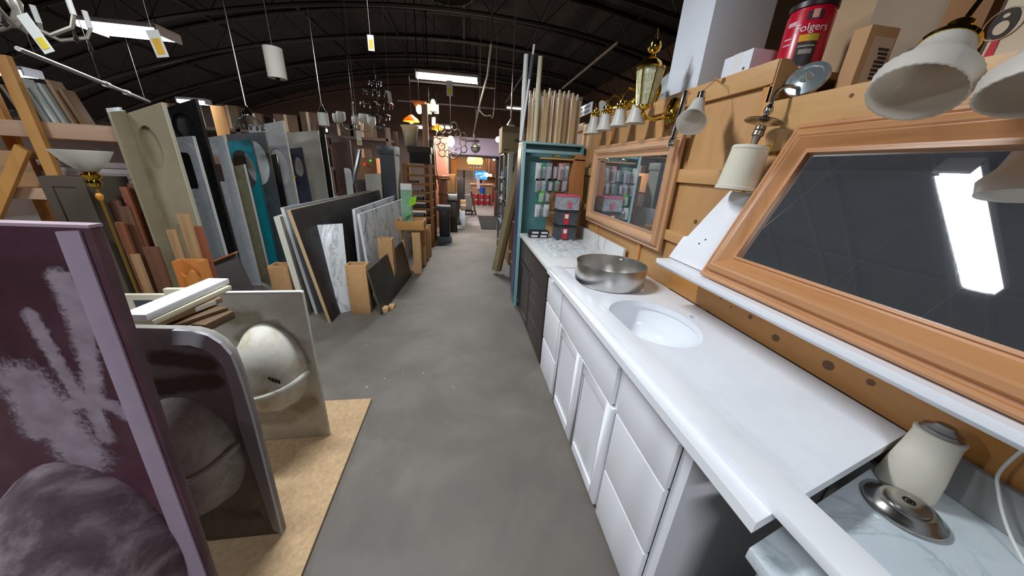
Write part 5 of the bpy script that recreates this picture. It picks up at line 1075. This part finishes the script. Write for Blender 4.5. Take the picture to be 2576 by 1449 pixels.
pbox('white_board', 'white board leaning at the back of the far room', 'board', (1149, 428, 1190, 452), 15.5, .05, plain('white board', 'cfc6bd', .6, 0, .03), True, extra=lambda t, x0, x1, y0, y1, z0, z1: part(t, 'frame', B().box(x0 + .3, x0 + .36, y0 - .02, y0, 0, z1 - .02), DARKMETAL))
struct('door_1', B().box(*(lambda q: (q.x - .12, q.x + .4))(at(1131, 420, 19.9)), 19.9, 19.98, 0, 2.05), wood('orange door', 'd08a3e', 'b5702a', 'Z', .4, 4))
t, x0, x1, z0, z1 = pbox('wall_shelving', 'brown shelving with bottles on the far office wall', 'shelving', (1222, 400, 1246, 462), 18.5, .4, wood('shelving wood', '6e4a34', '573828', 'Z', .5, 4), True); t.name = 'bottle_shelving'
for k in range(3): part(t, 'shelf', B().box(x0, x1, 18.3, 18.5, z0 + .3 + .35 * k, z0 + .33 + .35 * k), OAK2)
pbox('office_cabinet', 'white low cabinet under the far shelving', 'cabinet', (1232, 468, 1262, 515), 15.2, .5, plain('office white', 'bdb6b2', .6, 0, .04), True, extra=front(plain('office white', 'bdb6b2')))
ld = bpy.data.lights.new('added_office_glow', 'AREA'); ld.shape = 'RECTANGLE'; ld.size = 2.2; ld.size_y = 3; ld.energy = 150; ld.color = (1, .80, .60)  # warm area light and its panel are added to light the far room
lo = bpy.data.objects.new('added_office_glow', ld); COL.objects.link(lo); lo.location = (.5, 17.0, 2.50)
t = thing('added_office_light', 'added unseen warm light panel lighting the far office', 'ceiling light', (.5, 17.0, 2.52)); part(t, 'panel', B().box(-.6, 1.6, 15.5, 18.3, 2.515, 2.545), emit('added office panel', 'ffe2c0', 1.0))
# ---------------------------------------------------------------- clutter right of the aisle beyond the teal cabinet
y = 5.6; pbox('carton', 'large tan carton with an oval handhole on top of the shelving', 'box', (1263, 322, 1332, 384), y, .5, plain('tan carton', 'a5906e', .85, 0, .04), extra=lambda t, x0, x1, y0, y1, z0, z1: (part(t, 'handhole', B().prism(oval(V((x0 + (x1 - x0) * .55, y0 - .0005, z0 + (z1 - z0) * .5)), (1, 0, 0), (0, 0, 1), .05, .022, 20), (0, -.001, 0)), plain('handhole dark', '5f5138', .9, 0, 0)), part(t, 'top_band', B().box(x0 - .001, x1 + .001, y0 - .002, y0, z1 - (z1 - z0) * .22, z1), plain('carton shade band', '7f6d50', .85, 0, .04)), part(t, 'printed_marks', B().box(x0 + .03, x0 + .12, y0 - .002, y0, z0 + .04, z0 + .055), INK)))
z0 = rect(1263, 322, 1332, 384, y)[2]
t = thing('shelving_unit', 'grey steel shelving unit crowded with goods right of the far aisle', 'shelving', (.9, 5.9, 0)); GS = plain('grey steel shelf', '6f7678', .45, .4, .1)
xs0, xs1 = at(1266, 450, 5.6).x, 1.5
for x in (xs0, xs1 - .03):
    for yy in (5.6, 6.3): part(t, 'upright', B().box(x, x + .035, yy, yy + .035, 0, z0 - .002), GS, .002)
for z in (.15, .55, .95, 1.32, z0 - .03): part(t, 'shelf', B().box(xs0, xs1, 5.6, 6.335, z, z + .025), GS, .002)
random.seed(14); nm = ['grey', 'white', 'dark', 'tan', 'blue']
for k in range(12):
    zl = (.176, .576, .976, 1.346)[k // 3]; x = xs0 + .05 + .22 * (k % 3); h = random.uniform(.16, .28); ci = random.randrange(5)
    t = thing('stored_box', f'{nm[ci]} box, {ORD[k % 3]} from the left on the {["bottom", "second", "third", "top"][k // 3]} level of the grey shelving', 'box', (x + .09, 5.8, zl), 'boxes on the grey shelving')
    part(t, 'body', B().box(x, x + .18, 5.66, 6.0, zl, zl + h), plain('stored ' + nm[ci], ['84898b', 'b9bcbb', '2c2b2c', '9b7d5a', '44567a'][ci], .6, 0, .15, 20), .004); part(t, 'label', B().box(x + .04, x + .13, 5.658, 5.66, zl + .03, zl + .1), PAPER)
y = 5.35; pbox('white_post', 'pale square post standing in front of the grey shelving', 'post', (1277, 386, 1289, 500), y, .08, plain('pale post', 'b4b8a8', .5, 0, .05), True, extra=lambda t, x0, x1, y0, y1, z0, z1: part(t, 'cap', B().box(x0 - .01, x1 + .01, y0 - .01, y1 + .01, z1, z1 + .02), CHROME))
p0, p1 = atz(1247, 688), at(1313, 392, 4.75); P0 = V((p0.x, p0.y, .045)); 
t = thing('leaning_beam', 'long cardboard edge beam leaning against the teal cabinet', 'beam', p0); CB = plain('brown beam card', '8e7c5a', .85, 0, .06)
dd = (p1 - P0).normalized(); part(t, 'beam', B().bar(P0, p1, .10, .085), CB, .003); part(t, 'shaded_face', B().bar(P0 + V((.052, 0, 0)), p1 + V((.052, 0, 0)), .003, .083), plain('brown beam shaded', '6f5d3f', .85, 0, .1)); part(t, 'printed_ring', B().torus(P0 + (p1 - P0) * .42 + V((.0545, -.002, 0)), (1, -.1, 0), .022, .003, 20, 6), INK)  # right face gets a darker sheet: its shade is put into the colour
q = atz(1291, 705); t = thing('rolled_tube', 'grey-brown wrapped roll standing beside the teal cabinet', 'roll', q); part(t, 'roll', B().cyl((q.x, q.y + .05, .0), (q.x, q.y + .05, .42), .05, n=18), plain('grey roll', '5d5450', .8, 0, .25, 14)); part(t, 'band', B().cyl((q.x, q.y + .05, .25), (q.x, q.y + .05, .29), .0515, n=18), plain('roll band', '83766a', .7, 0, .1))
pbox('carton', 'brown carton behind the leaning beam', 'box', (1281, 560, 1302, 625), 5.0, .3, plain('brown carton', '9c704c'), True, extra=lambda t, x0, x1, y0, y1, z0, z1: part(t, 'tape', B().box(x0, x1, y0 - .002, y0, .2, .24), PAPER))
pbox('display_stand', 'dark red goods stand at the far right edge of the aisle', 'stand', (1246, 482, 1258, 545), 10.4, .4, plain('dark stand', '3f211f', .6, 0, .15), True, extra=lambda t, x0, x1, y0, y1, z0, z1: part(t, 'red_strip', B().box(x0 - .03, x0 - .001, y0, y0 + .1, .3, .8), plain('red strip', 'c01f35', .5, 0, 0)))
t = thing('wire_rack', 'chrome wire goods rack beside the dark red stand', 'rack', (1.0, 7.6, 0))
xa = at(1258, 450, 7.6).x
for k in range(4):
    part(t, 'upright', B().cyl((xa + .5 * (k % 2), 7.55 + .36 * (k // 2), 0), (xa + .5 * (k % 2), 7.55 + .36 * (k // 2), 1.55), .016, n=8), CHROME)
for k in range(6): part(t, 'wire_shelf', B().box(xa, xa + .5, 7.55, 7.9, .2 + .26 * k, .215 + .26 * k), NICKEL)
for k in range(5):
    z = .216 + .26 * k; s = solo('wrapped_part', B().box(xa + .05, xa + .36, 7.58, 7.85, z, z + .17), plain('wrapped part %d' % (k % 3), ['7f868a', '4c5a70', '9a9285'][k % 3], .4, .2, .3, 30), f'{["grey", "blue-grey", "beige"][k % 3]} wrapped part on the wire rack, {ORD[k]} shelf up', 'parcel', .006, group='wrapped parts on the wire rack')
# brown storage racks and cartons across the back left
t = thing('storage_rack', 'dark storage rack across the back left behind the countertops', 'rack', (-3.4, 9, 0)); DR = plain('rack brown', '4a382e', .7, 0, .15)
for x in (-6.6, -5.0, -3.4, -1.8):
    for yy in (8.6, 9.5): part(t, 'upright', B().box(x - .05, x + .05, yy, yy + .08, 0, 2.25), DR, .004)
for z in (.5, 1.25, 1.95): part(t, 'deck', B().box(-6.6, -1.8, 8.6, 9.58, z, z + .06), DR)
random.seed(17)
for k in range(16):
    x = -6.5 + .36 * (k % 8) * 1.55; lv = k // 8; z = (1.3105, 2.0105)[lv]; w = random.uniform(.3, .5); h = random.uniform(.25, .5); ci = random.randrange(3)
    if x + w > -1.85: continue
    t = thing('carton', f'{["brown", "dark brown", "tan"][ci]} carton, {ORD[k % 8]} from the left on the {["middle", "top"][lv]} deck of the back rack', 'box', (x + w / 2, 8.9, z), 'cartons on the back left rack')
    part(t, 'body', B().box(x, x + w, 8.7, 9.2, z, z + h), plain('rack carton %d' % ci, ['4c372a', '37281f', '5c4836'][ci], .85, 0, .08), .004); part(t, 'tape', B().box(x + w / 2 - .03, x + w / 2 + .03, 8.698, 8.7, z, z + h), plain('brown tape', 'a98a68'))
pbox('carton', 'brown carton with tiny coloured lights left of the boxed column', 'box', (905, 398, 948, 452), 6.95, .45, plain('brown carton', '9c704c'), extra=lambda t, x0, x1, y0, y1, z0, z1: (part(t, 'red_led', B().ball(V((x0 + .1, y0 - .02, z1 - .12)), .014, 8, 6), emit('red led', 'ff2010', 3)), part(t, 'green_led', B().ball(V((x0 + .22, y0 - .02, z1 - .05)), .014, 8, 6), emit('green led', '30ff40', 3))))
pbox('base_cabinet', 'dark cabinet carrying the brown carton with coloured lights', 'cabinet', (900, 455, 950, 540), 6.9, .5, plain('dark base', '3a2f2b'), True, extra=front(plain('dark base', '3a2f2b')))
pbox('light_panel', 'tall pale wooden panel standing behind the alabaster shade', 'panel', (1062, 262, 1074, 372), 6.7, .04, wood('pale panel', 'b08c70', '977459', 'Z', .6, 6), True, extra=lambda t, x0, x1, y0, y1, z0, z1: part(t, 'edge', B().box(x1, x1 + .02, y0, y1, 0, z1), PNW))
pbox('door_slab', 'red-brown door slab standing behind the amber lantern', 'door slab', (1093, 345, 1128, 440), 8.2, .05, wood('pinkish door', 'a8705c', '8e5a48', 'Z', .5, 5), True, extra=lambda t, x0, x1, y0, y1, z0, z1: part(t, 'panel', B().box(x0 + .08, x1 - .08, y0 - .006, y0, 1.2, z1 - .12), wood('pinkish door', 'a8705c', '8e5a48')))
q = at(531, 265, 6.2); solo('timber_stud', B().obox((q.x - .02, 6.2, 0), (.16, 0, 0), (0, .06, 0), (0, 0, q.z)), PINEZ, 'orange timber stud rising behind the pale grey countertop', 'timber', .003)
# ================================================================ HANGING FROM THE ROOF
def ceil_z(x): return roofz(x, .49)
def rod(t, p, r=.006, m=None, name='rod', zt_=None): return part(t, name, B().cyl(p, (p.x, p.y, ceil_z(p.x) if zt_ is None else zt_), r, n=8), m or NICKEL)
DRUM = frosted('linen drum', 'd9d3c8', .8, .35)
y = 3.4; p = at(699, 198, y); p2 = at(690, 120, y); r = (at(725, 190, y).x - at(690, 192, y).x) * .62; h = p2.z - p.z
t = thing('drum_pendant', 'tall white fabric cylinder pendant hanging on a dark cord', 'pendant lamp', p)
part(t, 'shade', B().shell([(r, 0), (r, h)], p, n=32, th=.003), DRUM); part(t, 'bottom_disc', B().lathe([(r - .004, .006), (r - .004, .010), (.02, .010), (.02, .006)], p, n=32), DRUM); part(t, 'top_ring', B().lathe([(r - .004, h - .02), (r - .004, h - .012), (.01, h - .012), (.01, h - .02)], p, n=32), DARKMETAL); part(t, 'finial', B().ball(p, .018), DARKMETAL)
rod(t, p + V((0, 0, h - .02)), .004, DARKMETAL, 'cord')
y = 4.1; p = at(630, 318, y); top_ = at(627, 288, y); r = (at(668, 310, y).x - at(600, 310, y).x) / 2; h = top_.z - p.z
t = thing('crystal_pendant', 'clear crystal glass dome pendant on a long nickel rod', 'pendant lamp', p); CRY = glassy('crystal', (.93, .95, .97), .05)
part(t, 'dome', B().shell([(r, 0), (r * .98, h * .12), (r * .75, h * .5), (r * .4, h * .8), (.03, h)], p, n=16, th=.006), CRY, ang=10); part(t, 'cap', B().lathe([(.05, h * .9), (.05, h), (.015, h + .05), (.01, h + .08)], p, n=20), CHROME); rod(t, p + V((0, 0, h + .05)), .009)
for k in range(12): a = 2 * math.pi * k / 12; q = p + V((r * .85 * math.cos(a), r * .85 * math.sin(a), -.035)); part(t, 'crystal_drop', B().lathe([(.0005, 0), (.012, .012), (.006, .045), (.0005, .05)], q, n=6), CRY, ang=10)
y = 4.3; p = at(816, 316, y); p2 = at(812, 284, y); r = (at(829, 305, y).x - at(804, 305, y).x) / 2; h = p2.z - p.z
t = thing('mini_pendant', 'small white glass cylinder pendant on a thin rod', 'pendant lamp', p); part(t, 'shade', B().shell([(r, 0), (r, h)], p, n=26, th=.004), GLASSW); part(t, 'cap', B().lathe([(r * .98, h - .004), (r * .9, h + .004), (.02, h + .05), (.008, h + .09)], p, n=20), NICKEL); rod(t, p + V((0, 0, h + .05)), .006)
# five-light chandelier
y = 6.0; p = at(893, 322, y); R = (at(940, 310, y).x - at(852, 310, y).x) / 2
t = thing('chandelier', 'five-light chandelier with white glass cups hanging above the boxed column', 'chandelier', p); part(t, 'stem', B().lathe([(.0005, -.05), (.02, -.03), (.03, 0), (.02, .05), (.012, .1), (.012, .35), (.02, .37), (.006, .4)], p, n=14), NICKEL); rod(t, p + V((0, 0, .38)), .006)
for k in range(5):
    a = 2 * math.pi * k / 5 + .5; d = V((math.cos(a), math.sin(a), 0)); q = p + d * R + V((0, 0, .06)); part(t, 'arm', B().tube([p + d * .02, p + d * R * .5 + V((0, 0, -.05)), p + d * R * .9 + V((0, 0, -.02)), q], .008, 7), NICKEL); part(t, 'cup', B().shell([(.04, 0), (.062, .02), (.068, .1), (.062, .13)], q, n=18, th=.003), GLASSW)
t_ = p; tag_ = lambda u, v, y, w, h, lab, two=True: None
# dark crystal chandelier
y = 6.4; p = at(954, 322, y); t = thing('crystal_chandelier', 'dark tiered crystal chandelier hanging left of the amber lamp', 'chandelier', p); random.seed(3)
for lv, (rr, zz, n) in enumerate(((.10, .05, 8), (.2, .2, 12), (.26, .38, 14), (.2, .56, 12), (.10, .70, 8))):
    part(t, 'hoop', B().torus(p + V((0, 0, zz)), (0, 0, 1), rr, .008, 20, 6), DARKMETAL)
    for k in range(n): a = 2 * math.pi * k / n; q = p + V((rr * math.cos(a), rr * math.sin(a), zz - .075)); part(t, 'crystal_drop', B().lathe([(.0005, 0), (.014, .015), (.006, .055), (.0005, .07)], q, n=5), glassy('smoky crystal', (.72, .74, .76), .05), ang=10)
part(t, 'stem', B().cyl(p, p + V((0, 0, .8)), .014, n=10), DARKMETAL); rod(t, p + V((0, 0, .8)), .004, DARKMETAL, 'chain')
for (rr, zz) in ((.10, .05), (.2, .2), (.26, .38), (.2, .56), (.10, .70)):
    for k in range(4): a = math.pi / 2 * k; part(t, 'spoke', B().cyl(p + V((0, 0, zz)), p + V((rr * math.cos(a), rr * math.sin(a), zz)), .005, n=6), DARKMETAL)
# price tags on strings
def tag(u, v, y, w, h, lab, tilt=0.0, col2='e8b33a', frac=.6, off=.0):
    p = at(u, v, y); t = thing('price_tag', lab, 'price tag', p - V((0, 0, h / 2)), 'price tags on strings'); d = V((math.sin(tilt), 0, math.cos(tilt))); s = V((d.z, 0, -d.x))
    part(t, 'card', B().obox(p - s * w / 2 - d * h / 2, s * w, d * h, (0, .002, 0)), PAPER); part(t, 'sticker', B().obox(p - s * w * .32 - d * h * (.40 - off) + V((0, -.001, 0)), s * w * .64, d * h * frac, (0, .0008, 0)), plain('sticker ' + col2, col2, .7, 0, .03)); part(t, 'string', B().cyl(p + d * h / 2, (p.x, y, ceil_z(p.x)), .0012, n=5), PAPER)
tag(396, 110, 3.2, .085, .17, 'white tag with a yellow sticker hanging under the upper left light', -.15)
tag(933, 108, 3.0, .045, .10, 'narrow tag with a yellow sticker at the top middle of the ceiling', 0)
tag(1131, 222, 5.6, .09, .20, 'white tag with a yellow flag below the middle fluorescent light', 0, 'e8dc20', .45)
tag(980, 245, 6.0, .06, .16, 'long pale tag above the amber lamp', -.1, 'c9bfae', .3)
tag(903, 347, 5.6, .07, .20, 'white tag hanging below the five-light chandelier', 0, 'c8c236', .25)
# amber lanterns and far chandeliers
AMB = emit('amber glow', 'ffab2e', 5.0)
for (u, v, y, r, lab) in ((1035, 306, 7.2, .16, 'glowing amber dish lamp above the alabaster shade'), (1100, 326, 8.4, .14, 'glowing amber dish lamp over the red-brown door slab')):
    p = at(u, v, y); t = thing('amber_lamp', lab, 'pendant lamp', p); part(t, 'dish', B().shell([(r, 0), (r * .8, .05), (r * .35, .1), (.03, .12)], p, n=24, th=.004), frosted('amber glass', 'd98a20', .4, .5)); part(t, 'bulb', B().ball(p + V((0, 0, .02)), .055), AMB); part(t, 'stem', B().cyl(p + V((0, 0, .1)), (p.x, p.y, ceil_z(p.x)), .006, n=6), DARKMETAL)
    ld = bpy.data.lights.new('amber_bulb', 'POINT'); ld.energy = 16; ld.color = (1, .6, .22); ld.shadow_soft_size = .06; lo = bpy.data.objects.new('amber_bulb', ld); COL.objects.link(lo); lo.location = (0, 0, -.05); lo.parent = t
y = 7.7; p = at(1134, 356, y); t = thing('ring_chandelier', 'round chandelier of dark metal rings around one warm bulb', 'chandelier', p); part(t, 'bulb', B().ball(p, .08, sz=1.4), emit('warm bulb', 'fff1d0', 6)); random.seed(2)
for k in range(14):
    a = 2 * math.pi * k / 14; d = V((math.cos(a), .5 * math.sin(k), math.sin(a))).normalized(); part(t, 'ring', B().torus(p + d * (.26 + .06 * (k % 2)), (d.x * .3 + .2, 1, d.z * .3), .075, .013, 16, 6), DARKMETAL)
for k in range(7): a = 2 * math.pi * k / 7; part(t, 'spoke', B().cyl(p, p + V((.24 * math.cos(a), 0, .24 * math.sin(a))), .006, n=6), DARKMETAL)
rod(t, p + V((0, 0, .1)), .006, DARKMETAL, 'chain')
ld = bpy.data.lights.new('ring_bulb', 'POINT'); ld.energy = 60; ld.color = (1, .78, .55); ld.shadow_soft_size = .1; lo = bpy.data.objects.new('ring_bulb', ld); COL.objects.link(lo); lo.location = (0, -.25, -.1); lo.parent = t
y = 12.6; p = at(1195, 405, y); t = thing('candle_chandelier', 'warm gold beaded chandelier hanging in the far doorway', 'chandelier', p); part(t, 'drum', B().shell([(.26, -.12), (.30, 0), (.26, .12)], p, n=24, th=.01), emit('gold drum glow', 'ffca6a', 2.6)); rod(t, p + V((0, 0, .12)), .008, DARKMETAL, 'chain')
for k in range(10): a = 2 * math.pi * k / 10; part(t, 'bead_drop', B().lathe([(.0005, 0), (.02, .03), (.01, .1), (.0005, .12)], p + V((.2 * math.cos(a), .2 * math.sin(a), -.24)), n=6), CRY)
part(t, 'spider', B().cyl(p + V((-.27, 0, .08)), p + V((.27, 0, .08)), .008, n=6), DARKMETAL); part(t, 'bead_ring', B().torus(p + V((0, 0, -.12)), (0, 0, 1), .2, .012, 20, 6), BRASS)
y = 9.4; p = at(1196, 372, y); t = thing('globe_lantern', 'grey metal globe lantern hanging below the dark ceiling', 'pendant lamp', p); part(t, 'globe', B().ball(p, .13), plain('galvanised metal', '8b867c', .4, .6, .2)); part(t, 'bracket', B().bar(p + V((-.25, 0, .17)), p + V((.1, 0, .17)), .05, .05), DARKMETAL, .005); part(t, 'band', B().torus(p, (0, 0, 1), .132, .01, 24, 6), DARKMETAL); rod(t, p + V((0, 0, .12)), .012, DARKMETAL, 'chain')
y = 8.2
for (u, v, lab) in ((1063, 278, 'left white glass box shade of the dark cluster lamp'),):
    p = at(1080, 290, y); t = thing('cluster_lamp', 'dark cluster lamp with white glass cylinder shades and a green bell', 'pendant lamp', p); part(t, 'stem', B().cyl(p + V((0, 0, -.1)), (p.x, y, ceil_z(p.x)), .012, n=8), DARKMETAL)
    for (uu, v0, v1, rr) in ((1064, 284, 263, .055), (1080, 288, 262, .06), (1098, 286, 264, .055), (1071, 318, 300, .04), (1091, 316, 295, .045)):
        a, c = at(uu, v0, y), at(uu, v1, y); part(t, 'shade', B().shell([(rr, 0), (rr, c.z - a.z)], a, n=20, th=.003), GLASSW); part(t, 'arm', B().tube([V((p.x, y, a.z - .04)), V((a.x, y, a.z - .05)), a], .008, 6), DARKMETAL)
    a, c = at(1090, 281, y - .15), at(1090, 250, y - .15); part(t, 'green_bell', B().shell([(.09, 0), (.06, (c.z - a.z) * .3), (.055, (c.z - a.z) * .8), (.03, c.z - a.z)], a, n=20, th=.003), frosted('olive glass', 'a3a06a', .4, .4)); part(t, 'bell_arm', B().cyl(V((a.x, y - .15, a.z + .2)), V((p.x, y, a.z + .3)), .006, n=6), DARKMETAL)
y = 7.0; p = at(1052, 268, y); t = thing('spot_lamp', 'orange glowing spot lamp with a square shade below the middle light', 'spot lamp', p); part(t, 'shade', B().prism([p + V((-.14, 0, .1)), p + V((.14, 0, .1)), p + V((.10, 0, .02)), p + V((-.06, 0, .0))], (0, .2, 0)), plain('copper shade', 'b8703c', .5, .3, .05)); part(t, 'bulb', B().ball(p + V((.02, -.02, -.05)), .06, sz=1.3), emit('hot bulb', 'ffd9a0', 7)); part(t, 'stem', B().cyl(p + V((0, .1, .1)), (p.x, y + .1, ceil_z(p.x)), .008, n=6), DARKMETAL)
# sconce bulb at the right of the far wall, hanging chain lamp
y = 11.5; p = at(1253, 351, y); t = thing('bulb_lamp', 'bright bare bulb at the right of the lilac-lit wall', 'lamp', p); part(t, 'bulb', B().ball(p, .09), emit('warm bulb', 'fff1d0', 6)); part(t, 'cord', B().cyl(p + V((0, 0, .08)), (p.x, y, ceil_z(p.x)), .01, n=6), DARKMETAL)
y = 6.3; p = at(1285, 316, y); t = thing('chain_hook', 'chain with a small cone canopy above the tan carton', 'chain', p); part(t, 'canopy', B().lathe([(.08, 0), (.07, .02), (.02, .09), (.01, .12)], p, n=18), plain('pale metal', 'b9b2a6', .4, .5, .05)); part(t, 'chain', B().cyl(p + V((0, 0, .1)), (p.x, y, ceil_z(p.x)), .012, n=8), plain('pale metal', 'b9b2a6')); part(t, 'hook', B().torus(p + V((0, 0, .13)), (0, 1, 0), .02, .005, 14, 6), CHROME)
# round fan housing in the roof, conduit and cables
p = at(1130, 150, 6.6); zc = min(p.z, ceil_z(p.x) - .05)
t = thing('roof_vent', 'round grey roof ventilator above the middle fluorescent light', 'ventilator', (p.x, 6.9, zc)); part(t, 'collar', B().shell([(.42, 0), (.45, .03), (.45, .28)], (p.x, 6.9, ceil_z(p.x) - .27), n=36, th=.02), plain('grey vent', '54524e', .5, .4, .1)); part(t, 'dome', B().lathe([(.40, .10), (.36, .14), (.2, .18), (.0005, .19)], (p.x, 6.9, ceil_z(p.x) - .27), n=36), plain('tan vent cap', '7d7868', .5, .2, .1))
z = 2.55; a, c = atz(45, 122, z), atz(372, 254, z)
a = at(45, 122, 4.2); c = at(375, 256, 6.6)
t = thing('conduit', 'long grey steel conduit slung diagonally below the roof at the left', 'conduit', a); part(t, 'pipe', B().cyl(a, c, .022, n=12), plain('galvanised conduit', '8e8c8a', .35, .7, .1))
for f in (.55, .74): q = a.lerp(c, f); part(t, 'coupling', B().cyl(q - (c - a).normalized() * .05, q + (c - a).normalized() * .05, .034, n=12), plain('bright coupling', 'b9babb', .3, .7, 0))
for f in (.08, .5, .95): q = a.lerp(c, f); part(t, 'hanger', B().cyl(q, (q.x, q.y, ceil_z(q.x)), .004, n=5), JOISTM)
def cable(pts, lab, r=.012, m=None, name='cable'): solo(name, B().tube(pts, r, 7), m or plain('grey cable', '7d7872', .6, 0, .05), lab, 'cable')
p = at(1236, 110, 6.0); q = at(1207, 262, 8.2); r_ = at(1192, 335, 9.4); cable([V((p.x, 6.0, ceil_z(p.x))), p, at(1226, 190, 6.9), q, r_, V((r_.x, 9.4, r_.z - .1))], 'grey cable running down from the roof to the globe lantern', .02)
pts = [at(u, v, 8.7) for u, v in ((1207, 262), (1209, 280), (1220, 291), (1232, 290), (1242, 280), (1247, 264))]; pts[-1] = V((pts[-1].x, 8.7, ceil_z(pts[-1].x))); pts.insert(0, V((pts[0].x, 8.7, ceil_z(pts[0].x)))); cable(smooth(pts), 'sagging cable loop right of the globe lantern cable', .012)
a, c = at(1330, 165, 6.5), at(1272, 258, 9.5); solo('steel_brace', B().cyl(a, c, .018, n=8), JOISTM, 'thin diagonal steel brace under the roof at the right', 'brace')
a, c = at(1556, 105, 5.0), at(1415, 222, 8.5); solo('steel_brace', B().cyl(a, c, .022, n=8), plain('pale brace', '8d8883', .5, .3, .1), 'pale diagonal steel brace above the wood trim bundles', 'brace')
# crystal chandelier in the upper left corner
y = 2.6; p = at(55, 55, y); t = thing('crystal_chandelier', 'pale crystal chandelier cut off at the upper left corner', 'chandelier', p); rod(t, p + V((0, 0, .1)), .006, DARKMETAL, 'chain')
for k in range(6):
    a = 2 * math.pi * k / 6; d = V((math.cos(a), math.sin(a), 0)); part(t, 'arm', B().tube([p, p + d * .12 + V((0, 0, -.05)), p + d * .24 + V((0, 0, .0)), p + d * .27 + V((0, 0, .06))], .010, 7), plain('pale chandelier arm', 'a39c90', .35, .4, .1)); part(t, 'candle', B().cyl(p + d * .27 + V((0, 0, .06)), p + d * .27 + V((0, 0, .15)), .013, n=10), PAPER)
    part(t, 'crystal_drop', B().lathe([(.0005, 0), (.014, .015), (.006, .06), (.0005, .075)], p + d * .24 + V((0, 0, -.085)), n=6), CRY, ang=10)
part(t, 'stem', B().lathe([(.0005, -.06), (.03, -.03), (.04, 0), (.02, .05), (.03, .09), (.01, .16)], p, n=16), plain('pale chandelier arm', 'a39c90'))
tag(90, 85, 2.2, .05, .16, 'long pale tag with a yellow end below the corner chandelier', -.35, 'e8d23a', .3)

for (u0, u1, v, y, lab) in ((1030, 1245, 212, 8.0, 'pale sprinkler pipe crossing just behind the middle fluorescent light'), (1000, 1320, 266, 9.8, 'pale sprinkler pipe crossing further back above the ring chandelier')):
    a, c = at(u0, v, y), at(u1, v, y); c.z = a.z = (a.z + c.z) / 2; t = thing('sprinkler_pipe', lab, 'pipe', a); part(t, 'pipe', B().cyl(a, c, .022, n=10), plain('pale pipe', '8a8580', .45, .4, .1))
    for f in (.1, .9): q = a.lerp(c, f); part(t, 'hanger', B().cyl(q, (q.x, q.y, ceil_z(q.x)), .005, n=5), JOISTM)
random.seed(44); b = B()
for k in range(46):
    p = atz(random.uniform(900, 1180), random.uniform(700, 1000)) if k % 3 else atz(random.uniform(985, 1060), random.uniform(730, 830)); s = random.uniform(.0015, .006)
    b.prism([p + V((s * math.cos(a) * random.uniform(.5, 1.4), s * math.sin(a) * random.uniform(.5, 1.4), .0004)) for a in (0, 1.2, 2.4, 3.7, 5)], (0, 0, .0008))
solo('paint_flecks', b, plain('fleck white', 'c9c5be', .8, 0, .1), 'small white paint flecks scattered on the concrete aisle', 'paint flecks', kind='stuff')
